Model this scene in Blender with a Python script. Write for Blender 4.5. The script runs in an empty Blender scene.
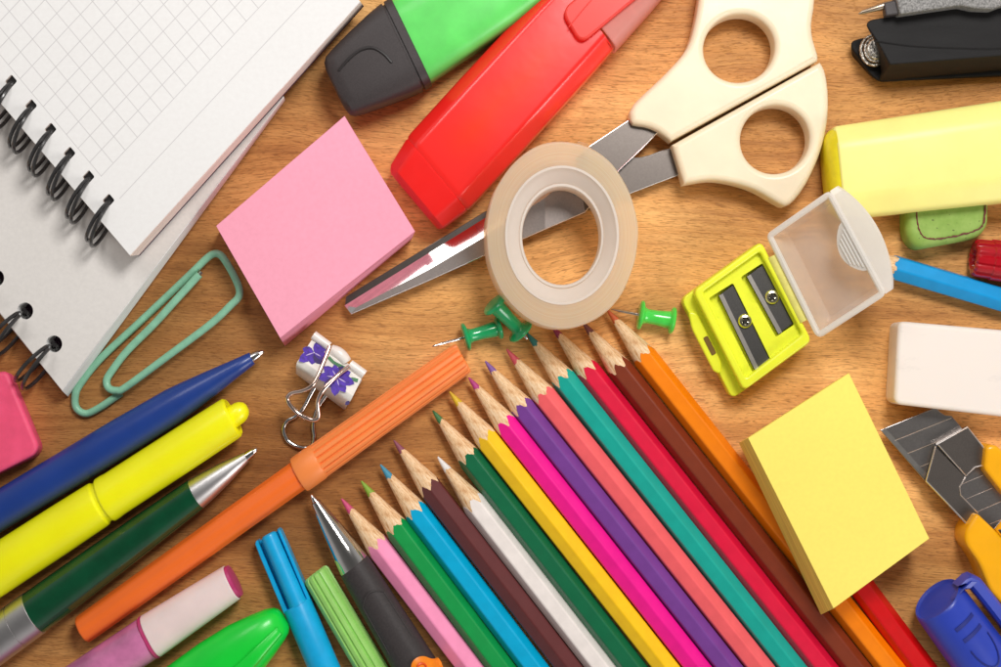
import bpy, math, random
from mathutils import Vector, Matrix
from mathutils.geometry import tessellate_polygon
random.seed(7)
scene = bpy.context.scene
COL = scene.collection
# ------------------------------------------------------------------ measures
S, D, CX, CY = 0.27, 450.0, 500.5, 333.5      # mm per pixel on the table, camera height in mm, picture centre
def W(x, y, z=0.0):
    k = S * (D - z) / D
    return Vector(((x - CX) * k, -(y - CY) * k, z))
def WL(pts, z): return [W(p[0], p[1], z) for p in pts]

# ------------------------------------------------------------------ materials
def lin(c):
    c = c / 255.0
    return c / 12.92 if c <= 0.04045 else ((c + 0.055) / 1.055) ** 2.4
def rgb(r, g, b, k=1.0): return (lin(r) * k, lin(g) * k, lin(b) * k, 1.0)

class NT:
    def __init__(s, name):
        s.m = bpy.data.materials.new(name); s.m.use_nodes = True
        s.t = s.m.node_tree; s.b = s.t.nodes['Principled BSDF']; s.out = s.t.nodes['Material Output']
    def n(s, ty, **kw):
        nd = s.t.nodes.new(ty)
        for k, v in kw.items():
            if k in nd.inputs.keys(): nd.inputs[k].default_value = v
            else: setattr(nd, k, v)
        return nd
    def l(s, a, b): s.t.links.new(a, b)
    def coord(s, scale=(1, 1, 1), rot=(0, 0, 0)):
        tc = s.n('ShaderNodeTexCoord'); mp = s.n('ShaderNodeMapping')
        mp.inputs['Scale'].default_value = [1000 * v for v in scale]; mp.inputs['Rotation'].default_value = rot
        s.l(tc.outputs['Object'], mp.inputs['Vector']); return mp.outputs['Vector']
    def noise(s, vec, scale, detail=3, rough=.55):
        nz = s.n('ShaderNodeTexNoise'); nz.inputs['Scale'].default_value = scale
        nz.inputs['Detail'].default_value = detail; nz.inputs['Roughness'].default_value = rough
        s.l(vec, nz.inputs['Vector']); return nz.outputs['Fac']
    def ramp(s, fac, stops):
        r = s.n('ShaderNodeValToRGB'); e = r.color_ramp.elements
        while len(e) < len(stops): e.new(.5)
        for i, (p, c) in enumerate(stops): e[i].position = p; e[i].color = c
        s.l(fac, r.inputs['Fac']); return r.outputs['Color']
    def mix(s, fac, a, b, mode='MIX'):
        m = s.n('ShaderNodeMix', data_type='RGBA', blend_type=mode)
        for sock, v in ((m.inputs[0], fac), (m.inputs[6], a), (m.inputs[7], b)):
            if isinstance(v, (int, float)): sock.default_value = v
            elif isinstance(v, tuple): sock.default_value = v
            else: s.l(v, sock)
        return m.outputs[2]
    def math(s, op, a, b=None, c=None, clamp=False):
        m = s.n('ShaderNodeMath', operation=op, use_clamp=clamp)
        for i, v in enumerate((a, b, c)):
            if v is None: continue
            if isinstance(v, (int, float)): m.inputs[i].default_value = v
            else: s.l(v, m.inputs[i])
        return m.outputs[0]
    def bump(s, h, strength, dist):
        b = s.n('ShaderNodeBump'); b.inputs['Strength'].default_value = strength
        b.inputs['Distance'].default_value = dist * .001
        s.l(h, b.inputs['Height']); s.l(b.outputs['Normal'], s.b.inputs['Normal'])

def pm(name, col, rough=.4, metal=0.0, spec=.5, coat=0.0, sss=0.0, trans=0.0, grain=.06, gscale=.5,
       bump=.08, bscale=3.0, bdist=.05, ior=1.47, sheen=0):
    m = NT(name); b = m.b
    v = m.coord()
    nz = m.noise(v, gscale, 4)
    dk = tuple(c * (1 - grain * 1.6) for c in col[:3]) + (1,)
    lt = tuple(min(1, c * (1 + grain)) for c in col[:3]) + (1,)
    m.l(m.ramp(nz, [(.3, dk), (.7, lt)]), b.inputs['Base Color'])
    wear = m.noise(m.coord(scale=(.25, 1, 1)), .35, 5, .7)
    m.l(m.math('ADD', m.math('MULTIPLY', wear, .04 if metal else .2), max(.02, rough - (.02 if metal else .1)), clamp=True), b.inputs['Roughness']); b.inputs['Metallic'].default_value = metal
    b.inputs['Specular IOR Level'].default_value = spec; b.inputs['IOR'].default_value = ior
    if coat: b.inputs['Coat Weight'].default_value = coat; b.inputs['Coat Roughness'].default_value = .12
    if sss:
        b.inputs['Subsurface Weight'].default_value = sss; b.inputs['Subsurface Radius'].default_value = (1, .7, .5)
        b.inputs['Subsurface Scale'].default_value = .002
    if trans: b.inputs['Transmission Weight'].default_value = trans
    if bump:
        m.bump(m.noise(v, bscale, 3), bump, bdist)
    return m.m

def frosted(name, col, clear, rough=.35):
    m = NT(name); b = m.b
    v = m.coord(); nz = m.noise(v, .15, 3)
    b.inputs['Base Color'].default_value = col; b.inputs['Roughness'].default_value = rough
    tl = m.n('ShaderNodeBsdfTranslucent'); tl.inputs['Color'].default_value = col
    tr = m.n('ShaderNodeBsdfTransparent'); tr.inputs['Color'].default_value = tuple(min(1, c * .35 + .64) for c in col[:3]) + (1,)
    m1 = m.n('ShaderNodeMixShader'); m1.inputs[0].default_value = .4
    m.l(b.outputs[0], m1.inputs[1]); m.l(tl.outputs[0], m1.inputs[2])
    m2 = m.n('ShaderNodeMixShader')
    m.l(m.math('ADD', m.math('MULTIPLY', nz, .12), clear - .06), m2.inputs[0])
    m.l(m1.outputs[0], m2.inputs[1]); m.l(tr.outputs[0], m2.inputs[2]); m.l(m2.outputs[0], m.out.inputs['Surface'])
    m.bump(m.noise(v, 1.2, 3), .08, .05)
    return m.m

BLOT = (3660, 1947, 550)  # wood tone noise, offset so its dark patches also stand in for left-side shade
def mat_table():
    m = NT('oiled_beech'); b = m.b
    v = m.coord()
    # slow wander of the grain
    wn = m.n('ShaderNodeTexNoise'); wn.inputs['Scale'].default_value = .009; wn.inputs['Detail'].default_value = 2
    m.l(v, wn.inputs['Vector'])
    sub = m.n('ShaderNodeVectorMath', operation='SUBTRACT'); sub.inputs[1].default_value = (.5, .5, .5)
    m.l(wn.outputs['Color'], sub.inputs[0])
    sc = m.n('ShaderNodeVectorMath', operation='MULTIPLY'); sc.inputs[1].default_value = (10, 30, 0); m.l(sub.outputs[0], sc.inputs[0])
    ad = m.n('ShaderNodeVectorMath', operation='ADD'); m.l(v, ad.inputs[0]); m.l(sc.outputs[0], ad.inputs[1])
    def stretched(x, y, off=0):
        mp = m.n('ShaderNodeMapping'); mp.inputs['Scale'].default_value = (x, y, 1); mp.inputs['Location'].default_value = (off, off * 1.7, 0)
        mp.inputs['Rotation'].default_value = (0, 0, math.radians(-4))
        m.l(ad.outputs[0], mp.inputs['Vector']); return mp.outputs[0]
    bands = m.noise(stretched(.004, .045), 1, 6, .66)
    fib = m.noise(stretched(.016, .7, 7), 1, 5, .7)
    fine = m.noise(stretched(.16, 4.2, 13), 1, 3, .6)
    speck = m.noise(stretched(.7, 3.2, 77), 1, 2, .6)
    pores = m.noise(stretched(.24, 3.0, 31), 1, 1, .4)
    pores2 = m.noise(stretched(.55, 4.6, 51), 1, 1, .4)
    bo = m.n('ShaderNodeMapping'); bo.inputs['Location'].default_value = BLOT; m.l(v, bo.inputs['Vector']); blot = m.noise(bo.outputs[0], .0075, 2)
    c = m.ramp(bands, [(.3, rgb(172, 114, 60)), (.46, rgb(222, 162, 94)), (.6, rgb(240, 184, 114)), (.74, rgb(250, 202, 134))])
    c = m.mix(.72, c, m.ramp(fib, [(.3, (.66, .59, .52, 1)), (.5, (1.02, 1.02, 1.02, 1)), (.7, (1.2, 1.22, 1.24, 1))]), 'MULTIPLY')
    c = m.mix(.45, c, m.ramp(fine, [(.3, (.72, .66, .6, 1)), (.6, (1.14, 1.14, 1.14, 1))]), 'MULTIPLY')
    c = m.mix(.22, c, m.ramp(speck, [(.35, (.72, .66, .6, 1)), (.65, (1.14, 1.14, 1.14, 1))]), 'MULTIPLY')
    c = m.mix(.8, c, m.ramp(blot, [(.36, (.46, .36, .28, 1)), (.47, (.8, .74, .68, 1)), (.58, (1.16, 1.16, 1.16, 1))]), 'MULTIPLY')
    pm_ = m.ramp(pores, [(.6, (0, 0, 0, 1)), (.68, (1, 1, 1, 1))])
    pm2 = m.ramp(pores2, [(.62, (0, 0, 0, 1)), (.7, (1, 1, 1, 1))])
    pf = m.math('MULTIPLY', m.math('MAXIMUM', pm_, pm2), m.math('ADD', m.math('MULTIPLY', fib, .8), .05))
    c = m.mix(pf, c, rgb(112, 62, 28))
    m.l(c, b.inputs['Base Color'])
    m.l(m.math('ADD', m.math('MULTIPLY', fib, .2), .45), b.inputs['Roughness'])
    b.inputs['Specular IOR Level'].default_value = .3
    h = m.math('SUBTRACT', m.math('ADD', m.math('MULTIPLY', fine, .5), m.math('MULTIPLY', speck, .35)), m.math('MULTIPLY', pf, 1.0))
    m.bump(h, .55, .25)
    return m.m

def mat_woodcone():
    m = NT('sharpened_pencil_wood'); b = m.b
    v = m.coord(scale=(.12, 1.7, 1.7)); nz = m.noise(v, 1, 4, .6)
    v2 = m.coord(scale=(.5, 6, 6)); n2 = m.noise(v2, 1, 2)
    c = m.ramp(nz, [(.32, rgb(206, 152, 100)), (.48, rgb(240, 200, 152)), (.66, rgb(250, 220, 182))])
    c = m.mix(.6, c, m.ramp(n2, [(.35, (.7, .62, .55, 1)), (.55, (1.05, 1.05, 1.05, 1))]), 'MULTIPLY')
    m.l(c, b.inputs['Base Color']); b.inputs['Roughness'].default_value = .7
    m.bump(n2, .3, .1)
    return m.m

def mat_paper(name, col, fibre=.05, rough=.85):
    m = NT(name); b = m.b; v = m.coord()
    n1 = m.noise(v, .9, 4, .65); n2 = m.noise(v, 5, 2); n3 = m.noise(v, .03, 2)
    dk = tuple(c * (1 - fibre) for c in col[:3]) + (1,); lt = tuple(min(1, c * (1 + fibre)) for c in col[:3]) + (1,)
    c = m.ramp(n1, [(.3, dk), (.7, lt)])
    c = m.mix(.5, c, m.ramp(n3, [(.3, (.95, .94, .93, 1)), (.7, (1.03, 1.03, 1.03, 1))]), 'MULTIPLY')
    m.l(c, b.inputs['Base Color']); b.inputs['Roughness'].default_value = rough; b.inputs['Specular IOR Level'].default_value = .2
    m.bump(m.math('ADD', n1, m.math('MULTIPLY', n2, .6)), .12, .06)
    return m.m

def mat_stack(name, col, line=.12, scale=9):
    """edge of a stack of sheets: thin level lines"""
    m = NT(name); b = m.b; v = m.coord(scale=(.02, .02, 1)); nz = m.noise(v, scale, 2)
    dk = tuple(c * (1 - line) for c in col[:3]) + (1,); lt = tuple(min(1, c * (1 + line * .5)) for c in col[:3]) + (1,)
    m.l(m.ramp(nz, [(.4, dk), (.6, lt)]), b.inputs['Base Color']); b.inputs['Roughness'].default_value = .85
    b.inputs['Specular IOR Level'].default_value = .15
    return m.m

# ------------------------------------------------------------------ mesh builder (world millimetres)
class MB:
    def __init__(s): s.v = []; s.f = []; s.mi = []
    def add(s, verts, faces, mi=0):
        o = len(s.v); s.v += [Vector(p) for p in verts]
        for f in faces: s.f.append([o + i for i in f]); s.mi.append(mi)
    def loft(s, rings, cap0=True, cap1=True, mi=0, closed=True):
        n = len(rings[0]); vs = [p for r in rings for p in r]; fs = []
        for i in range(len(rings) - 1):
            for j in range(n if closed else n - 1):
                k = (j + 1) % n
                fs.append((i * n + j, i * n + k, (i + 1) * n + k, (i + 1) * n + j))
        if cap0: fs.append(tuple(range(n - 1, -1, -1)))
        if cap1: fs.append(tuple((len(rings) - 1) * n + j for j in range(n)))
        s.add(vs, fs, mi)
    def tube(s, pts, r, seg=10, caps=True, mi=0, closed=False):
        pts = [Vector(p) for p in pts]; n = len(pts)
        rr = r if isinstance(r, (list, tuple)) else [r] * n
        tang = []
        for i in range(n):
            if closed: t = pts[(i + 1) % n] - pts[i - 1]
            else: t = pts[min(i + 1, n - 1)] - pts[max(i - 1, 0)]
            tang.append(t.normalized())
        up = Vector((0, 0, 1)) if abs(tang[0].z) < .9 else Vector((1, 0, 0))
        nrm = (up - tang[0] * up.dot(tang[0])).normalized(); rings = []
        for i in range(n):
            nrm = (nrm - tang[i] * nrm.dot(tang[i])).normalized(); bi = tang[i].cross(nrm)
            rings.append([pts[i] + (nrm * math.cos(2 * math.pi * j / seg) + bi * math.sin(2 * math.pi * j / seg)) * rr[i] for j in range(seg)])
        if closed: rings.append(rings[0])
        s.loft(rings, caps and not closed, caps and not closed, mi)
    def prism(s, outer, z0, z1, bevel=.5, holes=(), nb=4, mi=0, base=None, bbevel=0, cap_mi=None):
        """upright slab: outer/holes are lists of xy at the top, base an optional different bottom outline"""
        def rings(poly, sign, bpoly):
            rs = []
            if bbevel:
                q = offset(bpoly, -bbevel * sign); rs.append([Vector((p.x, p.y, z0)) for p in q])
                rs.append([Vector((p.x, p.y, z0 + bbevel)) for p in bpoly])
            else: rs.append([Vector((p.x, p.y, z0)) for p in bpoly])
            for i in range(nb + 1 if bevel else 1):
                a = math.pi / 2 * i / nb if bevel else 0
                q = offset(poly, -bevel * (1 - math.cos(a)) * sign) if bevel else poly
                rs.append([Vector((p.x, p.y, z1 - bevel + bevel * math.sin(a))) for p in q])
            return rs
        outer = ccw(outer); bp = ccw(base) if base else outer
        R = rings(outer, 1, bp); s.loft(R, False, False, mi)
        H = []
        for h in holes:
            h = ccw(h); r = rings(h, -1, h); s.loft([list(reversed(x)) for x in r], False, False, mi); H.append(r)
        for idx, flip in ((-1, False), (0, True)):
            loops = [R[idx]] + [r[idx] for r in H]
            flat = [p for lp in loops for p in lp]
            for t in tessellate_polygon([[Vector((p.x, p.y, 0)) for p in lp] for lp in loops]):
                a, b, c = [flat[i] for i in t]
                up = (b - a).cross(c - a).z > 0
                s.add([a, b, c] if up != flip else [a, c, b], [(0, 1, 2)], cap_mi if (cap_mi is not None and not flip) else mi)

def ccw(poly):
    poly = [Vector((p[0], p[1], 0)) for p in poly]
    a = sum(poly[i - 1].x * poly[i].y - poly[i].x * poly[i - 1].y for i in range(len(poly)))
    if a < 0: poly = [poly[0]] + poly[:0:-1]
    return poly
def offset(poly, d):
    """grow a ccw polygon by d (negative shrinks)"""
    out = []; n = len(poly)
    for i in range(n):
        a, b, c = poly[i - 1], poly[i], poly[(i + 1) % n]
        e1 = (b - a); e2 = (c - b)
        e1 = e1.normalized() if e1.length > 1e-9 else e2.normalized(); e2 = e2.normalized() if e2.length > 1e-9 else e1
        n1 = Vector((e1.y, -e1.x, 0)); n2 = Vector((e2.y, -e2.x, 0)); m = n1 + n2
        k = max(m.dot(m), .6); out.append(b + m * (2 * d / k))
    return out
def fillet(pts, r, n=6):
    """round the corners of a polygon; r a number or a list"""
    out = []; N = len(pts); pts = [Vector((p[0], p[1], 0)) for p in pts]
    for i in range(N):
        a, b, c = pts[i - 1], pts[i], pts[(i + 1) % N]; rr = r[i] if isinstance(r, (list, tuple)) else r
        u = (a - b); w = (c - b); lu, lw = u.length, w.length; u.normalize(); w.normalize()
        t = min(rr, lu * .48, lw * .48)
        if rr <= 0: out.append(b); continue
        p0 = b + u * t; p1 = b + w * t
        for k in range(n + 1):
            q = k / n; out.append(p0 * (1 - q) ** 2 + b * 2 * q * (1 - q) + p1 * q * q)
    return out
def smooth(pts, n=8, closed=False):
    pts = [Vector(p) for p in pts]; N = len(pts); out = []
    for i in range(N if closed else N - 1):
        if closed: p0, p1, p2, p3 = pts[i - 1], pts[i], pts[(i + 1) % N], pts[(i + 2) % N]
        else: p0, p1, p2, p3 = pts[max(i - 1, 0)], pts[i], pts[i + 1], pts[min(i + 2, N - 1)]
        for k in range(n):
            t = k / n
            out.append(.5 * ((2 * p1) + (p2 - p0) * t + (2 * p0 - 5 * p1 + 4 * p2 - p3) * t * t + (3 * p1 - p0 - 3 * p2 + p3) * t ** 3))
    if not closed: out.append(pts[-1])
    return out
def ellipse(cx, cy, a, b, rot=0, n=64):
    c, s_ = math.cos(math.radians(rot)), math.sin(math.radians(rot)); o = []
    for i in range(n):
        t = 2 * math.pi * i / n; x, y = a * math.cos(t), b * math.sin(t)
        o.append((cx + x * c - y * s_, cy + x * s_ + y * c))
    return o

# ------------------------------------------------------------------ things, parts, tags
class Frame:
    """a lying long thing: u runs from pixel A towards pixel B, v across, w up; the axis lies at height z"""
    def __init__(s, A, B, z, zb=None, st=1.14):
        a = W(A[0], A[1], z); b = W(B[0], B[1], z if zb is None else zb)
        s.o = a; d = b - a; s.L = d.length; s.ex = d.normalized()
        h = Vector((d.x, d.y, 0)).normalized(); pu = Vector((-h.y, h.x, 0))
        p = Vector((-(B[1] - A[1]) / st, -(B[0] - A[0]) * st, 0))
        if p.dot(pu) < 0: p = -p
        s.ey = pu + h * (p.dot(h) / p.dot(pu)); s.ez = s.ex.cross(pu)
        s.ang = math.atan2(h.y, h.x)
    def p(s, u, v, w): return s.o + s.ex * u + s.ey * v + s.ez * w
    def pz(s, u, r, th): return s.p(u, r * math.cos(th), r * math.sin(th))
    def lathe(s, mb, prof, seg=40, sec=None, v0=0, w0=0, cap0=True, cap1=True, mi=0):
        rings = []
        for u, r in prof:
            ring = []
            for j in range(seg):
                th = 2 * math.pi * j / seg; q = r * (sec(th, u) if sec else 1)
                ring.append(s.p(u, v0 + q * math.cos(th), w0 + q * math.sin(th)))
            rings.append(ring)
        mb.loft(rings, cap0, cap1, mi)
    def sloft(s, mb, st, seg=48, cap0=True, cap1=True, mi=0):
        rings = []
        for (u, a, b, vc, wc, n) in st:
            ring = []
            for j in range(seg):
                t = 2 * math.pi * (j + .5) / seg; c, q = math.cos(t), math.sin(t)
                ring.append(s.p(u, vc + a * math.copysign(abs(c) ** (2 / n), c), wc + b * math.copysign(abs(q) ** (2 / n), q)))
            rings.append(ring)
        mb.loft(rings, cap0, cap1, mi)

def chamfered(hw, hh, flat, drop, r=1.0):
    """cross-section of a block pen: flat top and bottom, sloping shoulders"""
    return [(p.x, p.y) for p in fillet([(-hw, -hh * .55), (-hw + 2.6, -hh), (hw - 2.6, -hh), (hw, -hh * .55), (hw, hh - drop), (flat, hh), (-flat, hh), (-hw, hh - drop)], r, 4)]
def csect(f, mb, st, sec, cap0=True, cap1=True):
    mb.loft([[f.p(u, v * a, w * b + wc) for v, w in sec] for u, a, b, wc in st], cap0, cap1)

def tag(o, label, cat, group=None, kind=None):
    if label: o['label'] = label
    if cat: o['category'] = cat
    if group: o['group'] = group
    if kind: o['kind'] = kind
    return o
class Thing:
    def __init__(s, name, label, cat, base, ang=0, group=None):
        s.o = bpy.data.objects.new(name, None); COL.objects.link(s.o); s.o.empty_display_size = .005
        s.mw = Matrix.Translation(Vector(base)) @ Matrix.Rotation(ang, 4, 'Z'); s.inv = s.mw.inverted()
        s.o.location = Vector(base) * .001; s.o.rotation_euler = (0, 0, ang)
        tag(s.o, label, cat, group)
    def part(s, name, mb, mats, parent=None, label=None, ang=32):
        o = mesh_obj(name, mb, mats, s.inv, ang); o.parent = parent or s.o
        if label: o['label'] = label
        return o
def mesh_obj(name, mb, mats, inv, ang=32):
    me = bpy.data.meshes.new(name)
    me.from_pydata([(inv @ v) * .001 for v in mb.v], [], mb.f)
    for m in (mats if isinstance(mats, (list, tuple)) else [mats]): me.materials.append(m)
    me.polygons.foreach_set('material_index', mb.mi); me.validate(); me.update()
    me.shade_smooth(); me.set_sharp_from_angle(angle=math.radians(ang))
    o = bpy.data.objects.new(name, me); COL.objects.link(o); return o
def single(name, label, cat, mb, mats, base, ang=0, group=None, sharp=32):
    mw = Matrix.Translation(Vector(base)) @ Matrix.Rotation(ang, 4, 'Z')
    o = mesh_obj(name, mb, mats, mw.inverted(), sharp); o.location = Vector(base) * .001; o.rotation_euler = (0, 0, ang)
    return tag(o, label, cat, group)
def ground(f, u): p = f.p(u, 0, 0); return Vector((p.x, p.y, 0))

# ------------------------------------------------------------------ shared materials
chrome = pm('polished_steel', (.62, .6, .58, 1), .12, 1, grain=.03, bump=.03)
steel = pm('brushed_blade_steel', (.2, .172, .155, 1), .33, 1, grain=.05, gscale=2, bump=.08, bscale=6)
steel2 = pm('bright_ground_steel', (.95, .92, .9, 1), .1, 1, grain=.04, bump=.06, bscale=5)
satin = pm('satin_silver', (.62, .6, .6, 1), .38, 1, grain=.03, bump=.05)
rosegold = pm('warm_nickel_wire', (.78, .6, .52, 1), .15, 1, grain=.03, bump=.02)
blackwire = pm('black_coated_wire', (.02, .018, .018, 1), .28, grain=.1, coat=.6)
cone_wood = mat_woodcone()

# ------------------------------------------------------------------ table
mb = MB(); e = 420
mb.prism([(-e, -e), (e, -e), (e, e), (-e, e)], -24, 0, 0)
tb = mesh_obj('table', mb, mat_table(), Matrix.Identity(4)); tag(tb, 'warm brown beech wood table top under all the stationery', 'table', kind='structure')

# ------------------------------------------------------------------ spiral notebooks
def grid_mat():
    m = NT('squared_paper'); b = m.b
    tc = m.n('ShaderNodeTexCoord'); v = m.coord()
    n1 = m.noise(v, .8, 4, .65); n3 = m.noise(v, .02, 2)
    base = m.ramp(n1, [(.3, (.84, .82, .805, 1)), (.7, (.88, .865, .85, 1))])
    base = m.mix(.5, base, m.ramp(n3, [(.3, (.96, .955, .95, 1)), (.7, (1.02, 1.02, 1.02, 1))]), 'MULTIPLY')
    N0 = W(20, 79, 18); E1 = W(20 + 11.6, 79 + 13.9, 18) - N0; E2 = W(20 + 12.1, 79 - 12.9, 18) - N0
    org = W(130, 256, 0); N0 = N0 - Vector((org.x, org.y, 0))
    det = E1.x * E2.y - E1.y * E2.x
    def comp(c): # dot with dual vector (object space, metres)
        d = m.n('ShaderNodeVectorMath', operation='DOT_PRODUCT'); m.l(tc.outputs['Object'], d.inputs[0])
        d.inputs[1].default_value = (c[0] * 1000, c[1] * 1000, 0)
        return m.math('SUBTRACT', d.outputs['Value'], c[0] * N0.x + c[1] * N0.y)
    a = comp((E2.y / det, -E2.x / det)); bb = comp((-E1.y / det, E1.x / det))
    def line(x): return m.math('SUBTRACT', 1, m.math('DIVIDE', m.math('ABSOLUTE', m.math('SUBTRACT', m.math('FRACT', m.math('ADD', x, .5)), .5)), .036), clamp=True)
    inb = m.math('GREATER_THAN', bb, -.022); ina = m.math('LESS_THAN', a, 7.022)
    g = m.math('MULTIPLY', m.math('MAXIMUM', line(a), line(bb)), m.math('MULTIPLY', inb, ina))
    ex = m.math('MULTIPLY', m.math('SUBTRACT', 1, m.math('DIVIDE', m.math('ABSOLUTE', m.math('SUBTRACT', a, 8.6)), .036), clamp=True), inb)
    g = m.math('MAXIMUM', g, ex)
    m.l(m.mix(m.math('MULTIPLY', g, m.math('ADD', m.math('MULTIPLY', n1, .7), .12)), base, rgb(140, 134, 138)), b.inputs['Base Color'])
    b.inputs['Roughness'].default_value = .85; b.inputs['Specular IOR Level'].default_value = .2
    m.bump(n1, .08, .05)
    return m.m
pink_stack = mat_stack('page_edges_rosy', rgb(252, 232, 222), .14, 3)
grey_stack = mat_stack('page_edges_pale', rgb(246, 245, 243), .12, 3)
plum = pm('plum_cover_board', rgb(70, 40, 62), .6)
greypaper = mat_paper('recycled_paper', rgb(224, 219, 214), .04)

def loops(t, holes, edgeA, edgeB, zc, r, lean, zt, gap, wire, hole_shade):
    """double wire loops through each hole and round the open edge of the pages"""
    for (hx, hy) in holes:
        c = W(hx, hy, zt); A = W(*edgeA, zt); B = W(*edgeB, zt)
        e = (B - A).normalized(); out = Vector((e.y, -e.x, 0))
        if out.dot(A - c) < 0: out = -out
        mb = MB(); ctr = Vector((c.x, c.y, 0)) + out * (r * .94)
        for sgn in (-1, 1):
            pts = []
            for k in range(33):
                th = math.radians(205 - 330 * k / 32 - 60)      # from inside the hole over the top, round and back under
                o_ = r * math.cos(th); q = .5 + .5 * math.cos(th)
                pts.append(ctr + out * o_ + e * (lean * q + sgn * gap * (.28 + .72 * math.sin(math.pi * min(1, max(0, k / 32)))) ) + Vector((0, 0, zc + r * math.sin(th))))
            mb.tube(pts, wire, 8)
            fl_ = c + Vector((0, 0, -2.2)); hw = hole_shade
        if hw: mb.loft([[fl_ + e * (a * hw) + out * (b_ * hw) + Vector((0, 0, z)) for a, b_ in ((-1, -1), (1, -1), (1, 1), (-1, 1))] for z in (-4, 1.2)])  # dark slab standing in for the shade inside the hole
        # the bend that joins the two wires in the hole
        th = math.radians(145); st = ctr + out * (r * math.cos(th)) + e * (lean * (.5 + .5 * math.cos(th))) + Vector((0, 0, zc + r * math.sin(th)))
        mb.tube(smooth([st + e * (-gap * .28), st - out * .5 + Vector((0, 0, -.2)), st + e * (gap * .28)], 5), wire, 8)
        t.part('wire_loop', mb, blackwire)

# lower notebook, blank grey page
b0 = W(62, 391, 0)
t = Thing('spiral_notebook', 'lower spiral notebook with blank greyish page and round holes, under the squared one', 'notebook', b0, group='spiral notebooks')
top = WL([(62, 391), (284, 97), (70, -170), (-150, 126)], 8); bas = WL([(69, 396.5), (285.5, 101), (70, -168), (-148, 130)], 0)
holes = [(53, 345), (24, 312), (-5, 279), (-34, 246)]
hp = [[Vector(p) for p in WL(ellipse(x + 1, y - 1, 8.2, 8.6, n=24), 8)] for x, y in holes]
mb = MB(); mb.prism(top, .9, 7.8, .1, holes=hp, base=bas); t.part('page_block', mb, grey_stack)
mb = MB(); mb.prism(offset(ccw(top), -.15), 7.85, 8.05, 0, holes=hp); t.part('top_page', mb, greypaper)
mb = MB(); mb.prism(offset(ccw(bas), -.3), 0.02, .85, .1); t.part('back_cover', mb, plum)
loops(t, holes[:3], (62, 391), (8, 333), 7.6, 7.0, -1.8, 8, 1.5, .56, 0)
# upper notebook, squared page
b1 = W(130, 256, 0)
t = Thing('spiral_notebook', 'upper spiral notebook open at a squared page, lying on the blank one', 'notebook', Vector((b1.x, b1.y, 8.1)), group='spiral notebooks')
t.mw = Matrix.Translation((b1.x, b1.y, 8.1)); t.inv = t.mw.inverted()
top = WL([(130, 256), (360.5, 2), (350, -12), (135, -265), (-118, -36)], 18); bas = WL([(139, 255), (363, 6), (352, -8), (137, -260), (-114, -34)], 9)
holes = [(108.5, 200.5), (88.5, 177), (69.5, 153.5), (50.5, 129.5), (31, 106), (11, 81.5), (-8.5, 58)]
dv = Vector((11.6, 13.9)).normalized(); hv = Vector((12.1, -12.9)).normalized()
hp = []
for x, y in holes:
    q = [Vector((x, y)) + dv * a * 4.6 + hv * b * 5.0 for a, b in ((1, 1), (-1, 1), (-1, -1), (1, -1))]
    hp.append(fillet(WL(q, 18), .5, 3))
mb = MB(); mb.prism(top, 9.0, 17.8, .1, holes=hp, base=bas); t.part('page_block', mb, pink_stack)
mb = MB(); mb.prism(offset(ccw(top), -.1), 17.85, 18.05, 0, holes=hp); t.part('top_page', mb, grid_mat())
mb = MB(); mb.prism(offset(ccw(bas), .12), 8.15, 8.95, .1); t.part('back_cover', mb, plum)
loops(t, holes[:6], (130, 256), (0, 103), 14.3, 5.9, -4.6, 18, .95, .52, 1.1)

# ------------------------------------------------------------------ sticky note pads
pinkp = mat_paper('pink_note_paper', rgb(253, 168, 190), .04); pinke = mat_stack('pink_note_edges', rgb(252, 160, 184), .22, 2.4)
yelp = mat_paper('yellow_note_paper', rgb(253, 232, 112), .03); yele = mat_stack('yellow_note_edges', rgb(250, 220, 104), .2, 2.4)
def pad(label, top, bas, zt, zb, mp, me_, group):
    mb = MB(); mb.prism(WL(top, zt), zb, zt, .12, base=WL(bas, zb), nb=2, cap_mi=1)
    c = W(sum(p[0] for p in bas) / 4, sum(p[1] for p in bas) / 4, zb)
    single('sticky_note_pad', label, 'sticky notes', mb, [me_, mp], c, 0, group)
pad('square pad of pink sticky notes below the black highlighter cap', [(344.5, 116), (216, 226), (280, 338), (415, 231.5)], [(346, 123), (220, 232), (285, 346), (411.5, 239.5)], 13, .02, pinkp, pinke, 'sticky note pads')
pad('pad of yellow sticky notes resting across the brown, orange and red pencils', [(849, 373), (929.5, 538.5), (833.5, 608.5), (748, 438)], [(840, 378), (919, 544), (821, 614.5), (739, 443)], 19, 7.0, yelp, yele, 'sticky note pads')

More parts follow.
